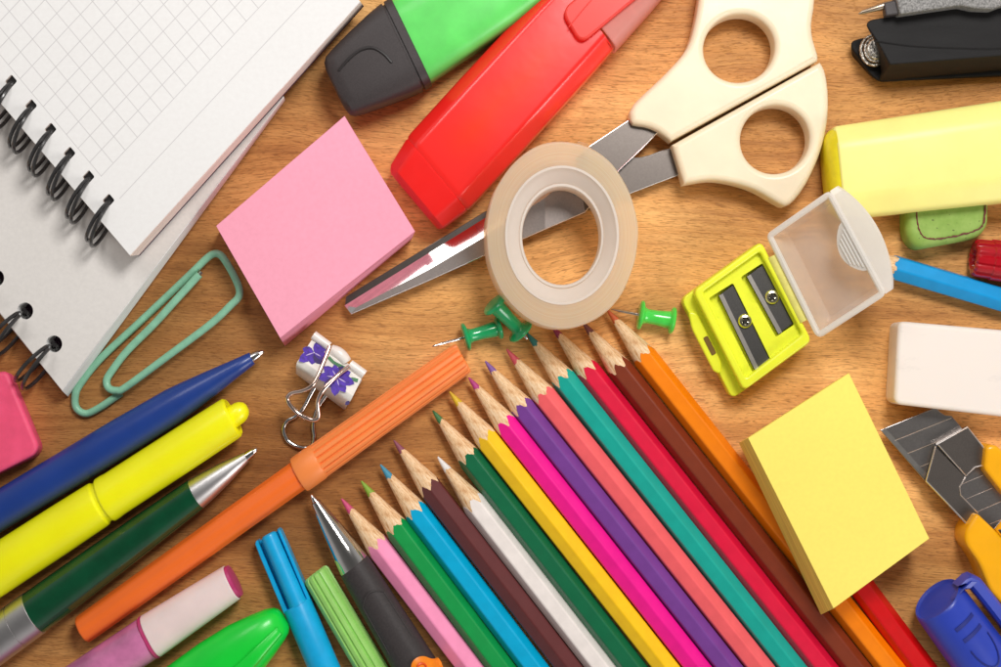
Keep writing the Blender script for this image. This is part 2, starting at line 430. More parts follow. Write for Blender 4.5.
# ------------------------------------------------------------------ coloured pencils
PR = 3.5
def pencil(tip, end, col, lead, ridge, label, length=174, t_=.19, rough=.33):
    ap = PR * math.cos(math.radians(30)); a0 = 90 - ridge       # ridge angle, measured to the right of straight up
    def hexr(th):
        d = (math.degrees(th) - a0) % 60 - 30
        return min(ap / math.cos(math.radians(d)), PR * .968)
    zc = max(-hexr(math.radians(a)) * math.sin(math.radians(a)) for a in range(180, 360, 2)) + .03
    f = Frame(tip, end, zc)
    # v axis must point to the right-hand side of the picture so that the ridge angle reads as seen
    t = Thing('coloured_pencil', label, 'pencil', ground(f, 0), f.ang, 'coloured pencils')
    N = 72; ths = [2 * math.pi * j / N + math.radians(a0) for j in range(N)]
    if not hasattr(pencil, 'n'): pencil.n = 0
    pencil.n += 1; rnd = random.Random(pencil.n)
    ph = [rnd.uniform(0, 6.28) for _ in range(4)]
    lu = 4.1 + rnd.uniform(-.5, .5)
    xp = [(hexr(th) - .25) / t_ + .28 * math.sin(5 * th + ph[0]) + .16 * math.sin(11 * th + ph[1]) + .12 * math.sin(23 * th + ph[2]) for th in ths]
    xl = [lu + .3 * math.sin(3 * th + ph[3]) + .15 * math.sin(7 * th + ph[1]) for th in ths]
    mb = MB(); rings = []
    for k in range(7):
        s_ = k / 6; rings.append([f.pz(xl[j] + (xp[j] + .05 - xl[j]) * s_, (.25 + t_ * (xl[j] + (xp[j] - xl[j]) * s_)), ths[j]) for j in range(N)])
    mb.loft(rings, True, False); w = t.part('wood_tip', mb, cone_wood, ang=60)
    mb = MB(); rings = [[f.pz(.1 + .1 * math.cos(th + ph[0]), .22, th) for th in ths]]
    for k in range(1, 5):
        rings.append([f.pz(.6 + (xl[j] - .6) * k / 4, (.25 + t_ * (.6 + (xl[j] - .6) * k / 4)) + .02, ths[j]) for j in range(N)])
    mb.loft(rings, True, True); t.part('lead', mb, lead, parent=w, ang=60)
    mb = MB(); rings = [[f.pz(xp[j], hexr(ths[j]) - .02, ths[j]) for j in range(N)], [f.pz(xp[j] + .12, hexr(ths[j]) + .05, ths[j]) for j in range(N)]]
    for u in (30, 60, 100, 140, length): rings.append([f.pz(u, hexr(th) + .05, th) for th in ths])
    mb.loft(rings, False, True); t.part('painted_shaft', mb, col, ang=12)
    return f
def paint(n, c, rough=.36): return pm('pencil_paint_' + n, rgb(*c), rough, coat=.12, grain=.05, gscale=.25, bump=.05, bscale=.8, bdist=.08)
def lead(n, c): return pm('pencil_lead_' + n, rgb(*c), .55, grain=.12, gscale=2, bump=.2, bscale=4)
PENC = [
 ('pink', (341.4, 498.5), (470, 667), (252, 150, 190), (214, 84, 128), -3, 'pastel pink pencil beside the black pen with the chrome tip'),
 ('green', (361, 480.5), (501, 667), (16, 152, 72), (140, 176, 60), 34, 'bright green pencil between the pastel pink and the cyan blue pencils'),
 ('cyan', (380.3, 464.5), (534, 667), (0, 172, 218), (70, 150, 178), 28, 'cyan blue pencil between the bright green and the dark maroon pencils'),
 ('maroon', (393.7, 440.2), (568.7, 667), (98, 44, 44), (146, 80, 98), 0, 'dark maroon pencil between the cyan blue and the white pencils'),
 ('white', (437.5, 456.7), (600.7, 667), (240, 230, 224), (238, 234, 230), 32, 'white pencil, shorter tip behind its dark neighbours'),
 ('bottle_green', (432.6, 410.4), (632.5, 667), (14, 104, 66), (66, 122, 72), 28, 'dark green pencil between the white and the yellow pencils'),
 ('yellow', (449.4, 391.5), (666, 667), (255, 200, 20), (226, 190, 46), 2, 'yellow pencil between the dark green and the magenta pencils'),
 ('magenta', (468.6, 377.5), (697, 667), (246, 20, 146), (186, 62, 132), 8, 'vivid magenta pencil between the yellow and the purple pencils'),
 ('purple', (485, 361), (728, 667), (122, 66, 150), (136, 92, 162), 17, 'purple pencil between the magenta and the salmon pencils'),
 ('salmon', (506.4, 349), (760, 667), (252, 102, 106), (214, 84, 96), 12, 'salmon pink pencil between the purple and the teal pencils'),
 ('teal', (526.4, 332.5), (791.7, 667), (24, 170, 154), (58, 128, 124), 17, 'teal pencil with the needle of a push pin against its tip'),
 ('crimson', (551, 325), (823, 667), (224, 20, 62), (150, 54, 86), 30, 'crimson pencil between the teal and the brown pencils, tip under the tape'),
 ('brown', (582, 321.5), (856, 667), (128, 52, 28), (128, 72, 72), 25, 'chestnut brown pencil between the crimson and the orange pencils'),
 ('orange', (607, 309.5), (890, 667), (255, 134, 0), (206, 96, 48), 27, 'orange pencil running from the light green push pin under the yellow notes'),
 ('red', (640, 300), (922, 667), (214, 8, 14), (180, 40, 40), 27, 'red pencil coming out from under the yellow notes'),
]
for n, tip, end, c, lc, rd, lab in PENC:
    if n == 'red':
        d = Vector((884.5 - 922, 617 - 667)).normalized(); tip = (922 + d.x * 235, 667 + d.y * 235)
    pencil(tip, end, paint(n, c), lead(n, lc), rd, lab)
pencil((856, 256), (1001, 299), paint('sky_blue', (0, 150, 216)), lead('sky_blue', (60, 120, 190)), -12, 'sky blue pencil at the right, its tip under the clear sharpener lid', t_=.28)

# ------------------------------------------------------------------ highlighters
# green with black cap
hg = rgb(120, 232, 120); green_b = pm('translucent_green_plastic', rgb(108, 226, 108), .38, sss=.25, coat=.1, grain=.08, gscale=.12)
capb = pm('matt_black_plastic', rgb(62, 55, 55), .5, grain=.12, gscale=2.5, bump=.25, bscale=5, bdist=.06)
f = Frame((335, 90.5), (409, 44), 8)
t = Thing('highlighter', 'green highlighter with a matt black cap above the pink notes', 'highlighter', ground(f, 20), f.ang, 'block highlighters')
mb = MB(); n = 4.5
f.sloft(mb, [(.2, 5.5, 4.0, 0, 0, 3), (.7, 7.4, 5.4, 0, 0, 3.4), (1.8, 8.3, 6.2, 0, 0, n), (4, 9.0, 6.6, 0, 0, n), (10, 10.4, 7.2, 0, 0, n), (17, 11.8, 7.7, 0, 0, n), (20.9, 12.3, 7.9, 0, 0, n), (21.2, 12.2, 7.7, 0, 0, n)])
cap = t.part('cap', mb, capb)
mb = MB(); f.sloft(mb, [(21.2, 11.7, 7.3, 0, 0, n), (21.8, 11.7, 7.3, 0, 0, n), (21.85, 12.3, 7.85, 0, 0, n), (23.8, 12.3, 7.9, 0, 0, n), (24.0, 12.0, 7.7, 0, 0, n)]); t.part('collar', mb, capb)
mb = MB(); pts = [f.p(u, v, 7.62 + .0) for u, v in ((3.2, 3.2), (7, 4.3), (11, 4.2), (13.8, 2.6), (15.6, -.6), (16.4, -3.2))]
pts = [f.p(u, v, w) for u, v, w in ((3.0, 2.6, 6.35), (6.5, 3.7, 6.85), (10.5, 4.1, 7.2), (13.8, 2.9, 7.45), (15.8, 0, 7.55), (16.8, -3.4, 7.6))]
mb.tube(smooth(pts, 6), [.1] + [.42] * 29 + [.1], 8); t.part('grip_ridge', mb, pm('black_ridge', rgb(38, 33, 33), .45), parent=cap)
mb = MB(); f.sloft(mb, [(23.5, 11.6, 7.4, 0, 0, 3.4), (24.2, 11.8, 7.6, 0, 0, 3.4), (50, 11.2, 7.6, 0, 0, 3.4), (60, 10.4, 7.5, 0, 0, 3.4), (88, 9.8, 7.4, 0, 0, 3.4), (90, 8, 6, 0, 0, 3)]); t.part('body', mb, green_b)

# red
def mat_ink(name, shell, ink, hw, u0, u1):
    m = NT(name); b = m.b; tc = m.n('ShaderNodeTexCoord'); sp = m.n('ShaderNodeSeparateXYZ'); m.l(tc.outputs['Object'], sp.inputs[0])
    nz = m.noise(m.coord(), .08, 3)
    ay = m.math('ABSOLUTE', m.math('ADD', sp.outputs['Y'], m.math('MULTIPLY', m.math('SUBTRACT', nz, .5), .006)))
    f1 = m.math('SUBTRACT', 1, m.math('DIVIDE', ay, hw * .001), clamp=True)
    f2 = m.math('MULTIPLY', m.math('MULTIPLY', m.math('SUBTRACT', sp.outputs['X'], u0 * .001), 100, clamp=True), m.math('MULTIPLY', m.math('SUBTRACT', u1 * .001, sp.outputs['X']), 100, clamp=True))
    m.l(m.mix(m.math('MULTIPLY', f1, f2, clamp=True), shell, ink), b.inputs['Base Color'])
    b.inputs['Roughness'].default_value = .3; b.inputs['Coat Weight'].default_value = .5; b.inputs['Coat Roughness'].default_value = .12
    b.inputs['Subsurface Weight'].default_value = .15; b.inputs['Subsurface Radius'].default_value = (1, .2, .15); b.inputs['Subsurface Scale'].default_value = .003
    m.bump(nz, .15, .5)
    return m.m
f = Frame((413.5, 201), (508, 98), 7.6)
t = Thing('highlighter', 'red highlighter with a see-through cap and clip above the tape roll', 'highlighter', ground(f, 0), f.ang, 'block highlighters')
redp = mat_ink('translucent_red_plastic', rgb(253, 38, 32), rgb(255, 48, 4), 7, 14, 60)
SV = -1 if f.p(0, 1, 0).x > f.p(0, 0, 0).x else 1
sec = chamfered(12.5, 7.6, 8.7, 4.2, 1.1)
mb = MB(); csect(f, mb, [(9.3, .955, .95, 0), (9.9, .985, .985, 0), (11, .995, 1, 0), (30, 1, 1, 0), (58, .985, 1, 0), (66.5, .965, .98, 0)], sec, True, False)
f.sloft(mb, [(66.2, 11.9, 7.2, 0, 0, 4), (66.5, 11.7, 7.2, 0, 0, 4), (66.7, 7.2, 5.2, SV * 2.5, -.6, 3), (74, 6.6, 5.0, SV * 2.5, -.6, 3), (74.2, 4.2, 3.4, SV * 2.5, -.6, 2.4), (98, 3.6, 3, SV * 2.5, -.6, 2.4)]); t.part('body', mb, redp)
mb = MB(); csect(f, mb, [(0, .74, .56, -.8), (.5, .8, .68, -.6), (1.6, .86, .8, -.3), (8.4, .965, .955, 0), (9.1, .97, .965, 0), (9.5, .93, .92, 0)], sec); t.part('end_plug', mb, pm('red_plug_plastic', rgb(250, 34, 30), .35, sss=.1, coat=.15, grain=.03, gscale=.1))
redc = frosted('clear_red_cap', rgb(255, 186, 174), .2, .2)
n = 4.5
mb = MB(); f.sloft(mb, [(67, 12.5, 7.7, 0, .1, n), (67.3, 12.7, 7.9, 0, .1, n), (82, 12.5, 7.9, 0, .1, n), (112, 11, 7.4, 0, 0, n), (114, 9, 6, 0, 0, n)], cap0=False)
cp = t.part('cap', mb, redc)
mb = MB()
for u in (76, 88): f.sloft(mb, [(u, 11.4, 7.2, 0, 0, n), (u + 1.1, 11.4, 7.2, 0, 0, n)])
t.part('inner_sleeve', mb, frosted('pale_red_sleeve', rgb(255, 190, 184), .5), parent=cp)
mb = MB()
pl = [W(x, y, 17.5) for x, y in ((561, 11), (581, 44), (700, -54), (672, -88))]
mb.prism(fillet(pl, 3.0, 6), 15.7, 17.4, .6); mb.tube(smooth([W(569, 27, 17.45), W(600, -9, 17.45), W(640, -42, 17.45)], 4), .16, 6)
t.part('clip', mb, frosted('red_clip_plastic', rgb(255, 92, 82), .1, .3), parent=cp)

# pale yellow at the right
f = Frame((829, 175), (1001, 153), 7.7)
t = Thing('highlighter', 'pale yellow block-shaped highlighter body above the green eraser', 'highlighter', ground(f, 0), f.ang, 'block highlighters')
n = 5.5
sec = chamfered(13.4, 7.6, 7.6, 2.6, 1.6)
mb = MB(); csect(f, mb, [(1.6, .87, .92, 0), (1.9, .9, .97, 0), (2.6, .915, .995, 0), (48, 1, 1, 0), (90, 1, 1, 0), (92, .9, .85, 0)], sec); t.part('body', mb, pm('pale_yellow_plastic', rgb(252, 240, 142), .4, sss=.2, grain=.04, gscale=.08))
mb = MB(); f.sloft(mb, [(-.9, 7.5, 3.5, 0, -2, 2.6), (-.5, 9.5, 5, 0, -1.4, 3), (.3, 10.8, 6.2, 0, -.6, 3), (1.2, 11.6, 6.9, 0, -.2, 3.2), (1.8, 11.5, 6.9, 0, 0, n)]); t.part('end_plug', mb, pm('yellow_plug_plastic', rgb(246, 226, 30), .4, sss=.2))

# ------------------------------------------------------------------ scissors
cream = pm('cream_plastic', rgb(246, 228, 196), .38, sss=.15, grain=.035, gscale=.09, coat=.08, bump=.12, bscale=.25, bdist=.3)
c0 = W(690, 140, 0)
t = Thing('scissors', 'closed scissors with cream plastic handles, blades running under the tape roll', 'scissors', c0)
def handle(px, hole, sm):
    z1 = 9.5
    out = sm(px, z1)
    h = WL(ellipse(*hole, n=72), z1)
    mb = MB(); mb.prism(out, .6, z1, 1.5, holes=[[Vector(p) for p in h]], nb=6, bbevel=1.2); return mb
def smpoly(px, z):
    # entries flagged with a third value are sharp corners
    pts = [W(p[0], p[1], z) for p in px]; n = len(pts); out = []
    sharp = [len(p) > 2 for p in px]
    for i in range(n):
        p1, p2 = pts[i], pts[(i + 1) % n]
        p0 = pts[i - 1] if not sharp[i] else p1 - (p2 - p1); p3 = pts[(i + 2) % n] if not sharp[(i + 1) % n] else p2 + (p2 - p1)
        k = max(2, min(8, int((p2 - p1).length / 2)))
        for j in range(k):
            q = j / k; out.append(.5 * ((2 * p1) + (p2 - p0) * q + (2 * p0 - 5 * p1 + 4 * p2 - p3) * q * q + (3 * p1 - p0 - 3 * p2 + p3) * q ** 3))
    return out
upper = [(699, 0), (696, 18), (687, 48), (666, 73), (634, 104), (630, 116), (633, 124), (645, 126), (658, 131), (671, 141.2, 1), (818, 60.6, 1), (818.3, 55), (813.5, 39), (812, 24), (815, 0), (812, -30), (780, -55), (735, -52), (706, -30)]
lower = [(672, 145, 1), (820.5, 62, 1), (825, 70), (828.5, 90), (828, 120), (820.5, 153), (807, 183), (795, 200), (786, 206), (777, 202.5), (755, 190), (733, 183), (710, 180), (684, 184, 1), (679, 168), (674, 152)]
t.part('handle', handle(upper, (739.5, 48, 36, 34, -20), smpoly), cream)
t.part('handle', handle(lower, (775.4, 139.4, 35, 34, -35), smpoly), cream)
# lower blade (of the lower handle)
edge_px = ((672, 148.5), (662, 151), (650, 155.5), (640, 158), (622, 158)), ((600, 206), (633, 192), (679, 174.5))
px = [(690, 146), (662, 151), (650, 155.5), (640, 158), (622, 158), (600, 163), (485, 211.5), (346, 296.5), (345, 305), (485, 244), (600, 206), (633, 192), (690, 171)]
mb = MB(); mb.prism([Vector(p) for p in WL(px, 4.2)], 2.9, 4.2, .12, nb=2)
for ln in edge_px: mb.tube([W(*p, 4.12) for p in ln], .14, 5, mi=1)
t.part('blade', mb, [steel, satin])
# upper blade with its ground bevel
mb = MB()
A_ = [(344.5, 305.5, 4.3), (420, 258.5, 4.3), (485, 218, 4.3), (545, 179, 4.3), (575, 158, 4.4)]      # cutting edge
B_ = [(356, 307.5, 5.1), (430, 269, 6.0), (485, 236.5, 6.2), (545, 198, 6.2), (580, 168, 6.3)]            # shoulder of the bevel
C_ = [(351, 313.8, 4.7), (425, 282, 4.9), (485, 255, 5.0), (545, 229, 5.2), (585, 212, 6.2)]        # back
ra, rb_, rc = [[W(*p) for p in L] for L in (A_, B_, C_)]
lo = lambda P: Vector((P.x, P.y, 4.25))
for i in range(4):
    mb.add([ra[i], ra[i + 1], rb_[i + 1], rb_[i]], [(0, 3, 2, 1)], 1)
    mb.add([rb_[i], rb_[i + 1], rc[i + 1], rc[i]], [(0, 3, 2, 1)], 0)
    mb.add([rc[i], rc[i + 1], lo(rc[i + 1]), lo(rc[i])], [(0, 3, 2, 1)], 0)
    mb.add([lo(ra[i]), lo(ra[i + 1]), lo(rc[i + 1]), lo(rc[i])], [(0, 1, 2, 3)], 0)
    mb.add([ra[i], ra[i + 1], lo(ra[i + 1]), lo(ra[i])], [(0, 1, 2, 3)], 1)
mb.add([ra[0], rb_[0], rc[0], lo(rc[0]), lo(ra[0])], [(0, 1, 2, 3, 4)], 1)
px = [(575, 158), (590, 146), (630, 119), (650, 110), (670, 125), (658, 132), (640, 150), (619, 170), (604, 190), (585, 212)]
mb.prism([Vector(p) for p in WL(px, 6.3)], 4.25, 6.3, .15, nb=2, mi=2)
for ln in (((585, 212), (604, 190), (619, 170), (640, 150), (658, 132)), ((577, 157), (590, 146), (630, 119.5))): mb.tube([W(*p, 6.22) for p in ln], .14, 5, mi=1)
mb.tube([p + Vector((0, 0, -.1)) for p in rc], .15, 5, mi=1)
bl = t.part('blade', mb, [pm('scissor_steel', (.56, .49, .46, 1), .42, 1, grain=.06, gscale=2, bump=.1, bscale=6), steel2, steel], ang=8)
f = MB(); c = W(577, 190, 6.3); R = []
for r, z in ((1.6, 0), (1.6, .35), (1.3, .5), (.5, .55)): R.append([c + Vector((r * math.cos(a * .3142), r * math.sin(a * .3142), z)) for a in range(20)])
f.loft(R, False, True); t.part('pivot_screw', f, chrome)

# ------------------------------------------------------------------ tape roll
def mat_tape():
    m = NT('clear_tape_layers'); b = m.b; tc = m.n('ShaderNodeTexCoord'); mp = m.n('ShaderNodeMapping')
    mp.inputs['Scale'].default_value = (1000 / 76, 1000 / 94, 0); m.l(tc.outputs['Object'], mp.inputs['Vector'])
    ln = m.n('ShaderNodeVectorMath', operation='LENGTH'); m.l(mp.outputs[0], ln.inputs[0])
    nz = m.n('ShaderNodeTexNoise'); nz.noise_dimensions = '1D'; nz.inputs['Scale'].default_value = 320; nz.inputs['Detail'].default_value = 3
    m.l(ln.outputs['Value'], nz.inputs['W'])
    n2 = m.noise(m.coord(), .06, 3); n3 = m.noise(m.coord(), 1.8, 3)
    c = m.ramp(nz.outputs['Fac'], [(.32, rgb(248, 226, 194)), (.5, rgb(252, 234, 206)), (.7, rgb(254, 242, 220))])
    c = m.mix(.6, c, m.ramp(n2, [(.35, (.9, .85, .78, 1)), (.65, (1.05, 1.05, 1.04, 1))]), 'MULTIPLY')
    m.l(c, b.inputs['Base Color']); b.inputs['Roughness'].default_value = .3
    b.inputs['Coat Weight'].default_value = .35; b.inputs['Coat Roughness'].default_value = .2
    b.inputs['Subsurface Weight'].default_value = .5; b.inputs['Subsurface Radius'].default_value = (1, .75, .5); b.inputs['Subsurface Scale'].default_value = .006
    tl = m.n('ShaderNodeBsdfTranslucent'); m.l(c, tl.inputs['Color'])
    tr = m.n('ShaderNodeBsdfTransparent'); tr.inputs['Color'].default_value = rgb(255, 242, 222)
    m1 = m.n('ShaderNodeMixShader'); m1.inputs[0].default_value = .3; m.l(b.outputs[0], m1.inputs[1]); m.l(tl.outputs[0], m1.inputs[2])
    m2 = m.n('ShaderNodeMixShader'); m.l(m.math('ADD', m.math('MULTIPLY', n2, .35), .2), m2.inputs[0])
    m.l(m1.outputs[0], m2.inputs[1]); m.l(tr.outputs[0], m2.inputs[2]); m.l(m2.outputs[0], m.out.inputs['Surface'])
    m.bump(m.math('ADD', m.math('MULTIPLY', nz.outputs['Fac'], .5), n3), .12, .08)
    return m.m
ZT, ZB = 21.5, 6.9
ctr = W(562, 235.3, ZT); t = Thing('tape_roll', 'oval roll of clear tape lying over the scissor blades and pencil tips', 'tape', Vector((ctr.x, ctr.y, ZB)))
kk = S * (D - ZT) / D
def oring(a, b, z, dx=0, n=96, wob=0):
    return [Vector((ctr.x + dx + a * kk * math.cos(q) * (1 + wob * math.sin(7 * q + 1) + wob * .6 * math.sin(17 * q)), ctr.y + b * kk * math.sin(q) * (1 + wob * math.sin(7 * q + 1)), z)) for q in [2 * math.pi * i / n for i in range(n)]]
mb = MB()
mb.loft([oring(57, 69.5, ZT - .15), oring(74.8, 92.8, ZT - .1, wob=.003), oring(76, 94, ZT - .5, wob=.004), oring(76.8, 94.2, ZB, dx=-.6, wob=.004), oring(57, 69.5, ZB), oring(57, 69.5, ZT - .15)], False, False)
# the loose end of the tape
p = [W(578, 141, ZT), W(588, 143.5, ZT), W(593, 151, ZT)]
mb.add([p[0] - Vector((0, 0, .4)), p[1] - Vector((0, 0, .6)), p[2] - Vector((0, 0, .4)), p[2] - Vector((0, 0, 13)), p[1] - Vector((0, 0, 13)), p[0] - Vector((0, 0, 13))], [(0, 1, 4, 5), (1, 2, 3, 4)])
t.part('tape', mb, mat_tape(), ang=40)
mb = MB()
mb.loft([oring(57.2, 69.8, ZB + .3), oring(57.2, 69.8, ZT), oring(56.8, 69.4, ZT + .25), oring(54.6, 67.2, ZT + .25), oring(54, 66.6, ZT - .1), oring(50.5, 62.5, ZT - 1.0), oring(45, 56, ZT - 2.3), oring(42.5, 52.8, ZT - 3.1), oring(42.1, 52.4, ZT - 2.6), oring(40.2, 50, ZT - 2.6), oring(39.6, 49.2, ZT - 3.2), oring(39.6, 49.2, ZB + .3), oring(57.2, 69.8, ZB + .3)], False, False)
t.part('core', mb, frosted('white_core_plastic', rgb(250, 244, 236), .1, .35), ang=30)

# ------------------------------------------------------------------ pencil sharpener
neon = pm('neon_yellow_plastic', rgb(238, 242, 50), .35, sss=.15, grain=.03, gscale=.2, coat=.15)
c0 = W(746, 320, 0)
t = Thing('pencil_sharpener', 'neon yellow double pencil sharpener with its clear lid folded open', 'sharpener', c0)
mb = MB()
low = [(681, 299), (761, 241), (811, 342), (732, 399)]
mb.prism(fillet(WL(low, 6), 2.0), .02, 6.5, .4, bbevel=.5)
frame = [(693, 291), (761.5, 241.5), (812, 341), (744, 391)]
inner = [(703, 292), (760, 251.5), (802.5, 334), (746, 378)]
mb.prism(fillet(WL(frame, 11.5), 1.8), 6.3, 11.5, .6, holes=[fillet(WL(inner, 11.5), .9)])
p1 = [(709, 298), (733, 283), (771.5, 361), (753, 373), (733, 334), (722, 318), (717, 319)]
p2 = [(741, 277), (762.5, 263), (794.5, 324.5), (776, 337), (757, 303), (751, 302)]
mb.prism(offset(ccw(WL(inner, 9.5)), .4), 6.4, 9.3, 0, holes=[fillet(WL(p1, 9.3), .5, 3), fillet(WL(p2, 9.3), .5, 3)])
bul = [(688, 311), (697, 312.5), (722, 362), (721, 374), (714, 372), (692, 329)]
mb.prism(fillet(WL(bul, 7.6), 1.4), 6.3, 7.6, .5)
t.part('body', mb, neon)
mb = MB(); mb.prism(fillet(WL([(703, 338), (707.5, 335.5), (716.5, 353), (712, 356)], 7.75), .4, 3), 7.2, 7.75, .05, nb=1); t.part('latch_slot_shade', mb, pm('olive_slot_shade', rgb(112, 84, 14), .6))  # solid dark inset paints the shade of the latch opening
for bp, edge, sc in (([(719, 295.5), (734, 284.5), (770.5, 360), (755, 370)], ((719, 295.5), (755, 370)), (745, 321)), ([(747, 276.5), (763, 265), (793, 323.5), (778.5, 334)], ((747, 276.5), (778.5, 334)), (772, 297))):
    mb = MB(); mb.prism(WL(bp, 8.6), 6.6, 8.6, .1, nb=2)
    a, b = W(*edge[0], 8.62), W(*edge[1], 8.62); d = Vector((b.y - a.y, -(b.x - a.x), 0)).normalized() * (1.1)
    if d.x < 0: d = -d
    mb.add([a, b, b + d, a + d], [(0, 1, 2, 3)], 1)
    bl = t.part('blade', mb, [pm('sharpener_blade_steel', (.1, .095, .09, 1), .42, 1, grain=.08, gscale=3), pm('ground_edge_steel', (.4, .37, .34, 1), .4, 1)])
    mb = MB(); c = W(sc[0], sc[1], 8.6); R = []
    for r, z in ((1.9, 0), (1.9, .5), (1.55, .85), (1.1, .95), (.95, .5), (.3, .4)): R.append([c + Vector((r * math.cos(a_ * .2618) * (1 if r > 1 else 1 + .35 * math.cos(a_ * .2618 * 4)), r * math.sin(a_ * .2618) * (1 if r > 1 else 1 + .35 * math.cos(a_ * .2618 * 4)), z)) for a_ in range(24)])
    mb.loft(R, False, True); st_ = [c + Vector(((.95 if q_ % 2 == 0 else .45) * math.cos(q_ * math.pi / 5 + .4), (.95 if q_ % 2 == 0 else .45) * math.sin(q_ * math.pi / 5 + .4), 0)) for q_ in range(10)]
    mb.prism(st_, 9.0, 9.66, 0, mi=1)  # dark star prism paints the shade of the driver recess
    t.part('screw', mb, [pm('pale_brass_screw', (.7, .64, .45, 1), .2, 1), pm('screw_recess_shade', (.03, .026, .02, 1), .5, .6)], parent=bl)
# lid: a tray with its mouth up, rising from the hinge to rest on the highlighter
lidm = frosted('frosted_clear_plastic', rgb(250, 244, 238), .63, .22)
Hg = [W(767, 235, 12.5), W(818, 338, 12.5)]
Fr = [W(830, 191, 23.5), W(885.5, 294, 23.5)]
nrm = (Hg[1] - Hg[0]).cross(Fr[0] - Hg[0]).normalized(); nrm = nrm if nrm.z > 0 else -nrm
def LP(a, b, d):      # a along the hinge 0..1, b hinge to far edge 0..1, depth d below the rim
    return Hg[0].lerp(Hg[1], a).lerp(Fr[0].lerp(Fr[1], a), b) - nrm * d
mb = MB(); th = .024
def lidring(ia, ib0, ib1, d):
    c = [(0 + ia, 0 + ib0), (0 + ia, 1 - ib1), (1 - ia, 1 - ib1), (1 - ia, 0 + ib0)]
    out = []
    for i, (a, b) in enumerate(c):     # soft corners
        pa, pb = c[i - 1], c[(i + 1) % 4]
        for k in range(5):
            q = k / 4; r = .045
            s0 = (a + (pa[0] - a) * r, b + (pa[1] - b) * r); s1 = (a + (pb[0] - a) * r, b + (pb[1] - b) * r)
            x = s0[0] * (1 - q) ** 2 + a * 2 * q * (1 - q) + s1[0] * q * q; y = s0[1] * (1 - q) ** 2 + b * 2 * q * (1 - q) + s1[1] * q * q
            out.append(LP(x, y, d))
    return out
mb.loft([lidring(.06, .1, .1, 8.0), lidring(.03, .05, .05, 6.6), lidring(0, 0, 0, .2), lidring(.003, .003, .003, 0), lidring(.035, .045, .045, 0), lidring(.04, .05, .05, .3), lidring(.06, .09, .08, 5.8), lidring(.09, .14, .13, 6.8)], True, True)
# bulging far flange
fl = []; N = 20
for i in range(N + 1):
    q = i / N; bulge = 5.9 * (max(0, math.sin(math.pi * (.04 + .92 * q)))) ** .62
    base = Fr[0].lerp(Fr[1], q); o_ = (Fr[0] - Hg[0]).normalized()
    fl.append((base - nrm * .02, base + o_ * bulge * .96 - nrm * 1.2, base + o_ * bulge - nrm * 2.0, base + o_ * bulge * .9 - nrm * 3.2, base - nrm * 3.4))
for i in range(N):
    for k in range(4): mb.add([fl[i][k], fl[i + 1][k], fl[i + 1][k + 1], fl[i][k + 1]], [(0, 3, 2, 1)], 1)
rim_pts = lidring(.018, .022, .022, .1)
mb.tube(rim_pts, .85, 8, mi=1, closed=True)
lid = t.part('lid', mb, [lidm, frosted('frosted_thick_rim', rgb(250, 246, 240), .15, .3)], ang=40)
mb = MB(); tabm = frosted('white_tab_plastic', rgb(240, 236, 230), .08, .35)
tp = []
for i in range(17):
    q = i / 16; a = .26 + .5 * q; inn = .26 * math.sin(math.pi * q) ** .6
    tp.append(LP(a, .995 - inn, -.25))
R0 = [LP(.26, .995, -.25)] + tp[1:-1] + [LP(.76, .995, -.25)]
mb.loft([[p - nrm * 1.3 for p in R0], R0], True, True)
for k in range(5):
    b_ = .965 - .042 * k; hw = .21 - .028 * k
    mb.tube([LP(.52 - hw, b_, -.32), LP(.52 + hw, b_, -.32)], .3, 8)
t.part('thumb_tab', mb, tabm, parent=lid)
mb = MB(); a, b = W(772, 256, 10.8), W(804, 321, 10.8)
mb.tube([a, b], 1.5, 12)
mb.add([W(775, 253, 11.6), W(806, 316, 11.6), W(811, 314, 12.2), W(780, 250, 12.2)], [(0, 1, 2, 3)])
t.part('hinge', mb, pm('pale_yellow_hinge', rgb(226, 216, 120), .4, sss=.2))

# ------------------------------------------------------------------ erasers
c0 = W(950, 370, 0)
mb = MB(); z = 11
mb.prism(fillet(WL([(898.5, 321), (1001, 330), (1062, 335.5), (1062, 423), (1001, 416.5), (894, 404)], z), [2, 0, 2, 2, 0, 2]), .02, z, 1.1, nb=5, base=fillet(WL([(890, 322), (1001, 331), (1058, 336), (1058, 422), (1001, 416), (885.5, 402.5)], 0), [2, 0, 2, 2, 0, 2]), bbevel=0)
def mat_vinyl():
    m = NT('white_vinyl'); b = m.b; v = m.coord(scale=(.5, 1, 1), rot=(0, 0, .5)); n1 = m.noise(v, .12, 5, .7); n2 = m.noise(m.coord(), 1.1, 3)
    c = m.mix(m.ramp(n1, [(.56, (0, 0, 0, 1)), (.75, (.3, .3, .3, 1))]), rgb(240, 228, 218), rgb(168, 162, 160))
    m.l(c, b.inputs['Base Color']); b.inputs['Roughness'].default_value = .6
    b.inputs['Subsurface Weight'].default_value = .2; b.inputs['Subsurface Radius'].default_value = (1, .7, .5); b.inputs['Subsurface Scale'].default_value = .002
    m.bump(n2, .08, .08); return m.m
single('eraser', 'white rectangular eraser between the blue pencil and the knife blade', 'eraser', mb, mat_vinyl(), c0, 0, 'loose erasers')
t = Thing('eraser', 'speckled green eraser with rounded corners poking out under the yellow highlighter', 'eraser', W(948, 228, 0), 0, 'loose erasers')
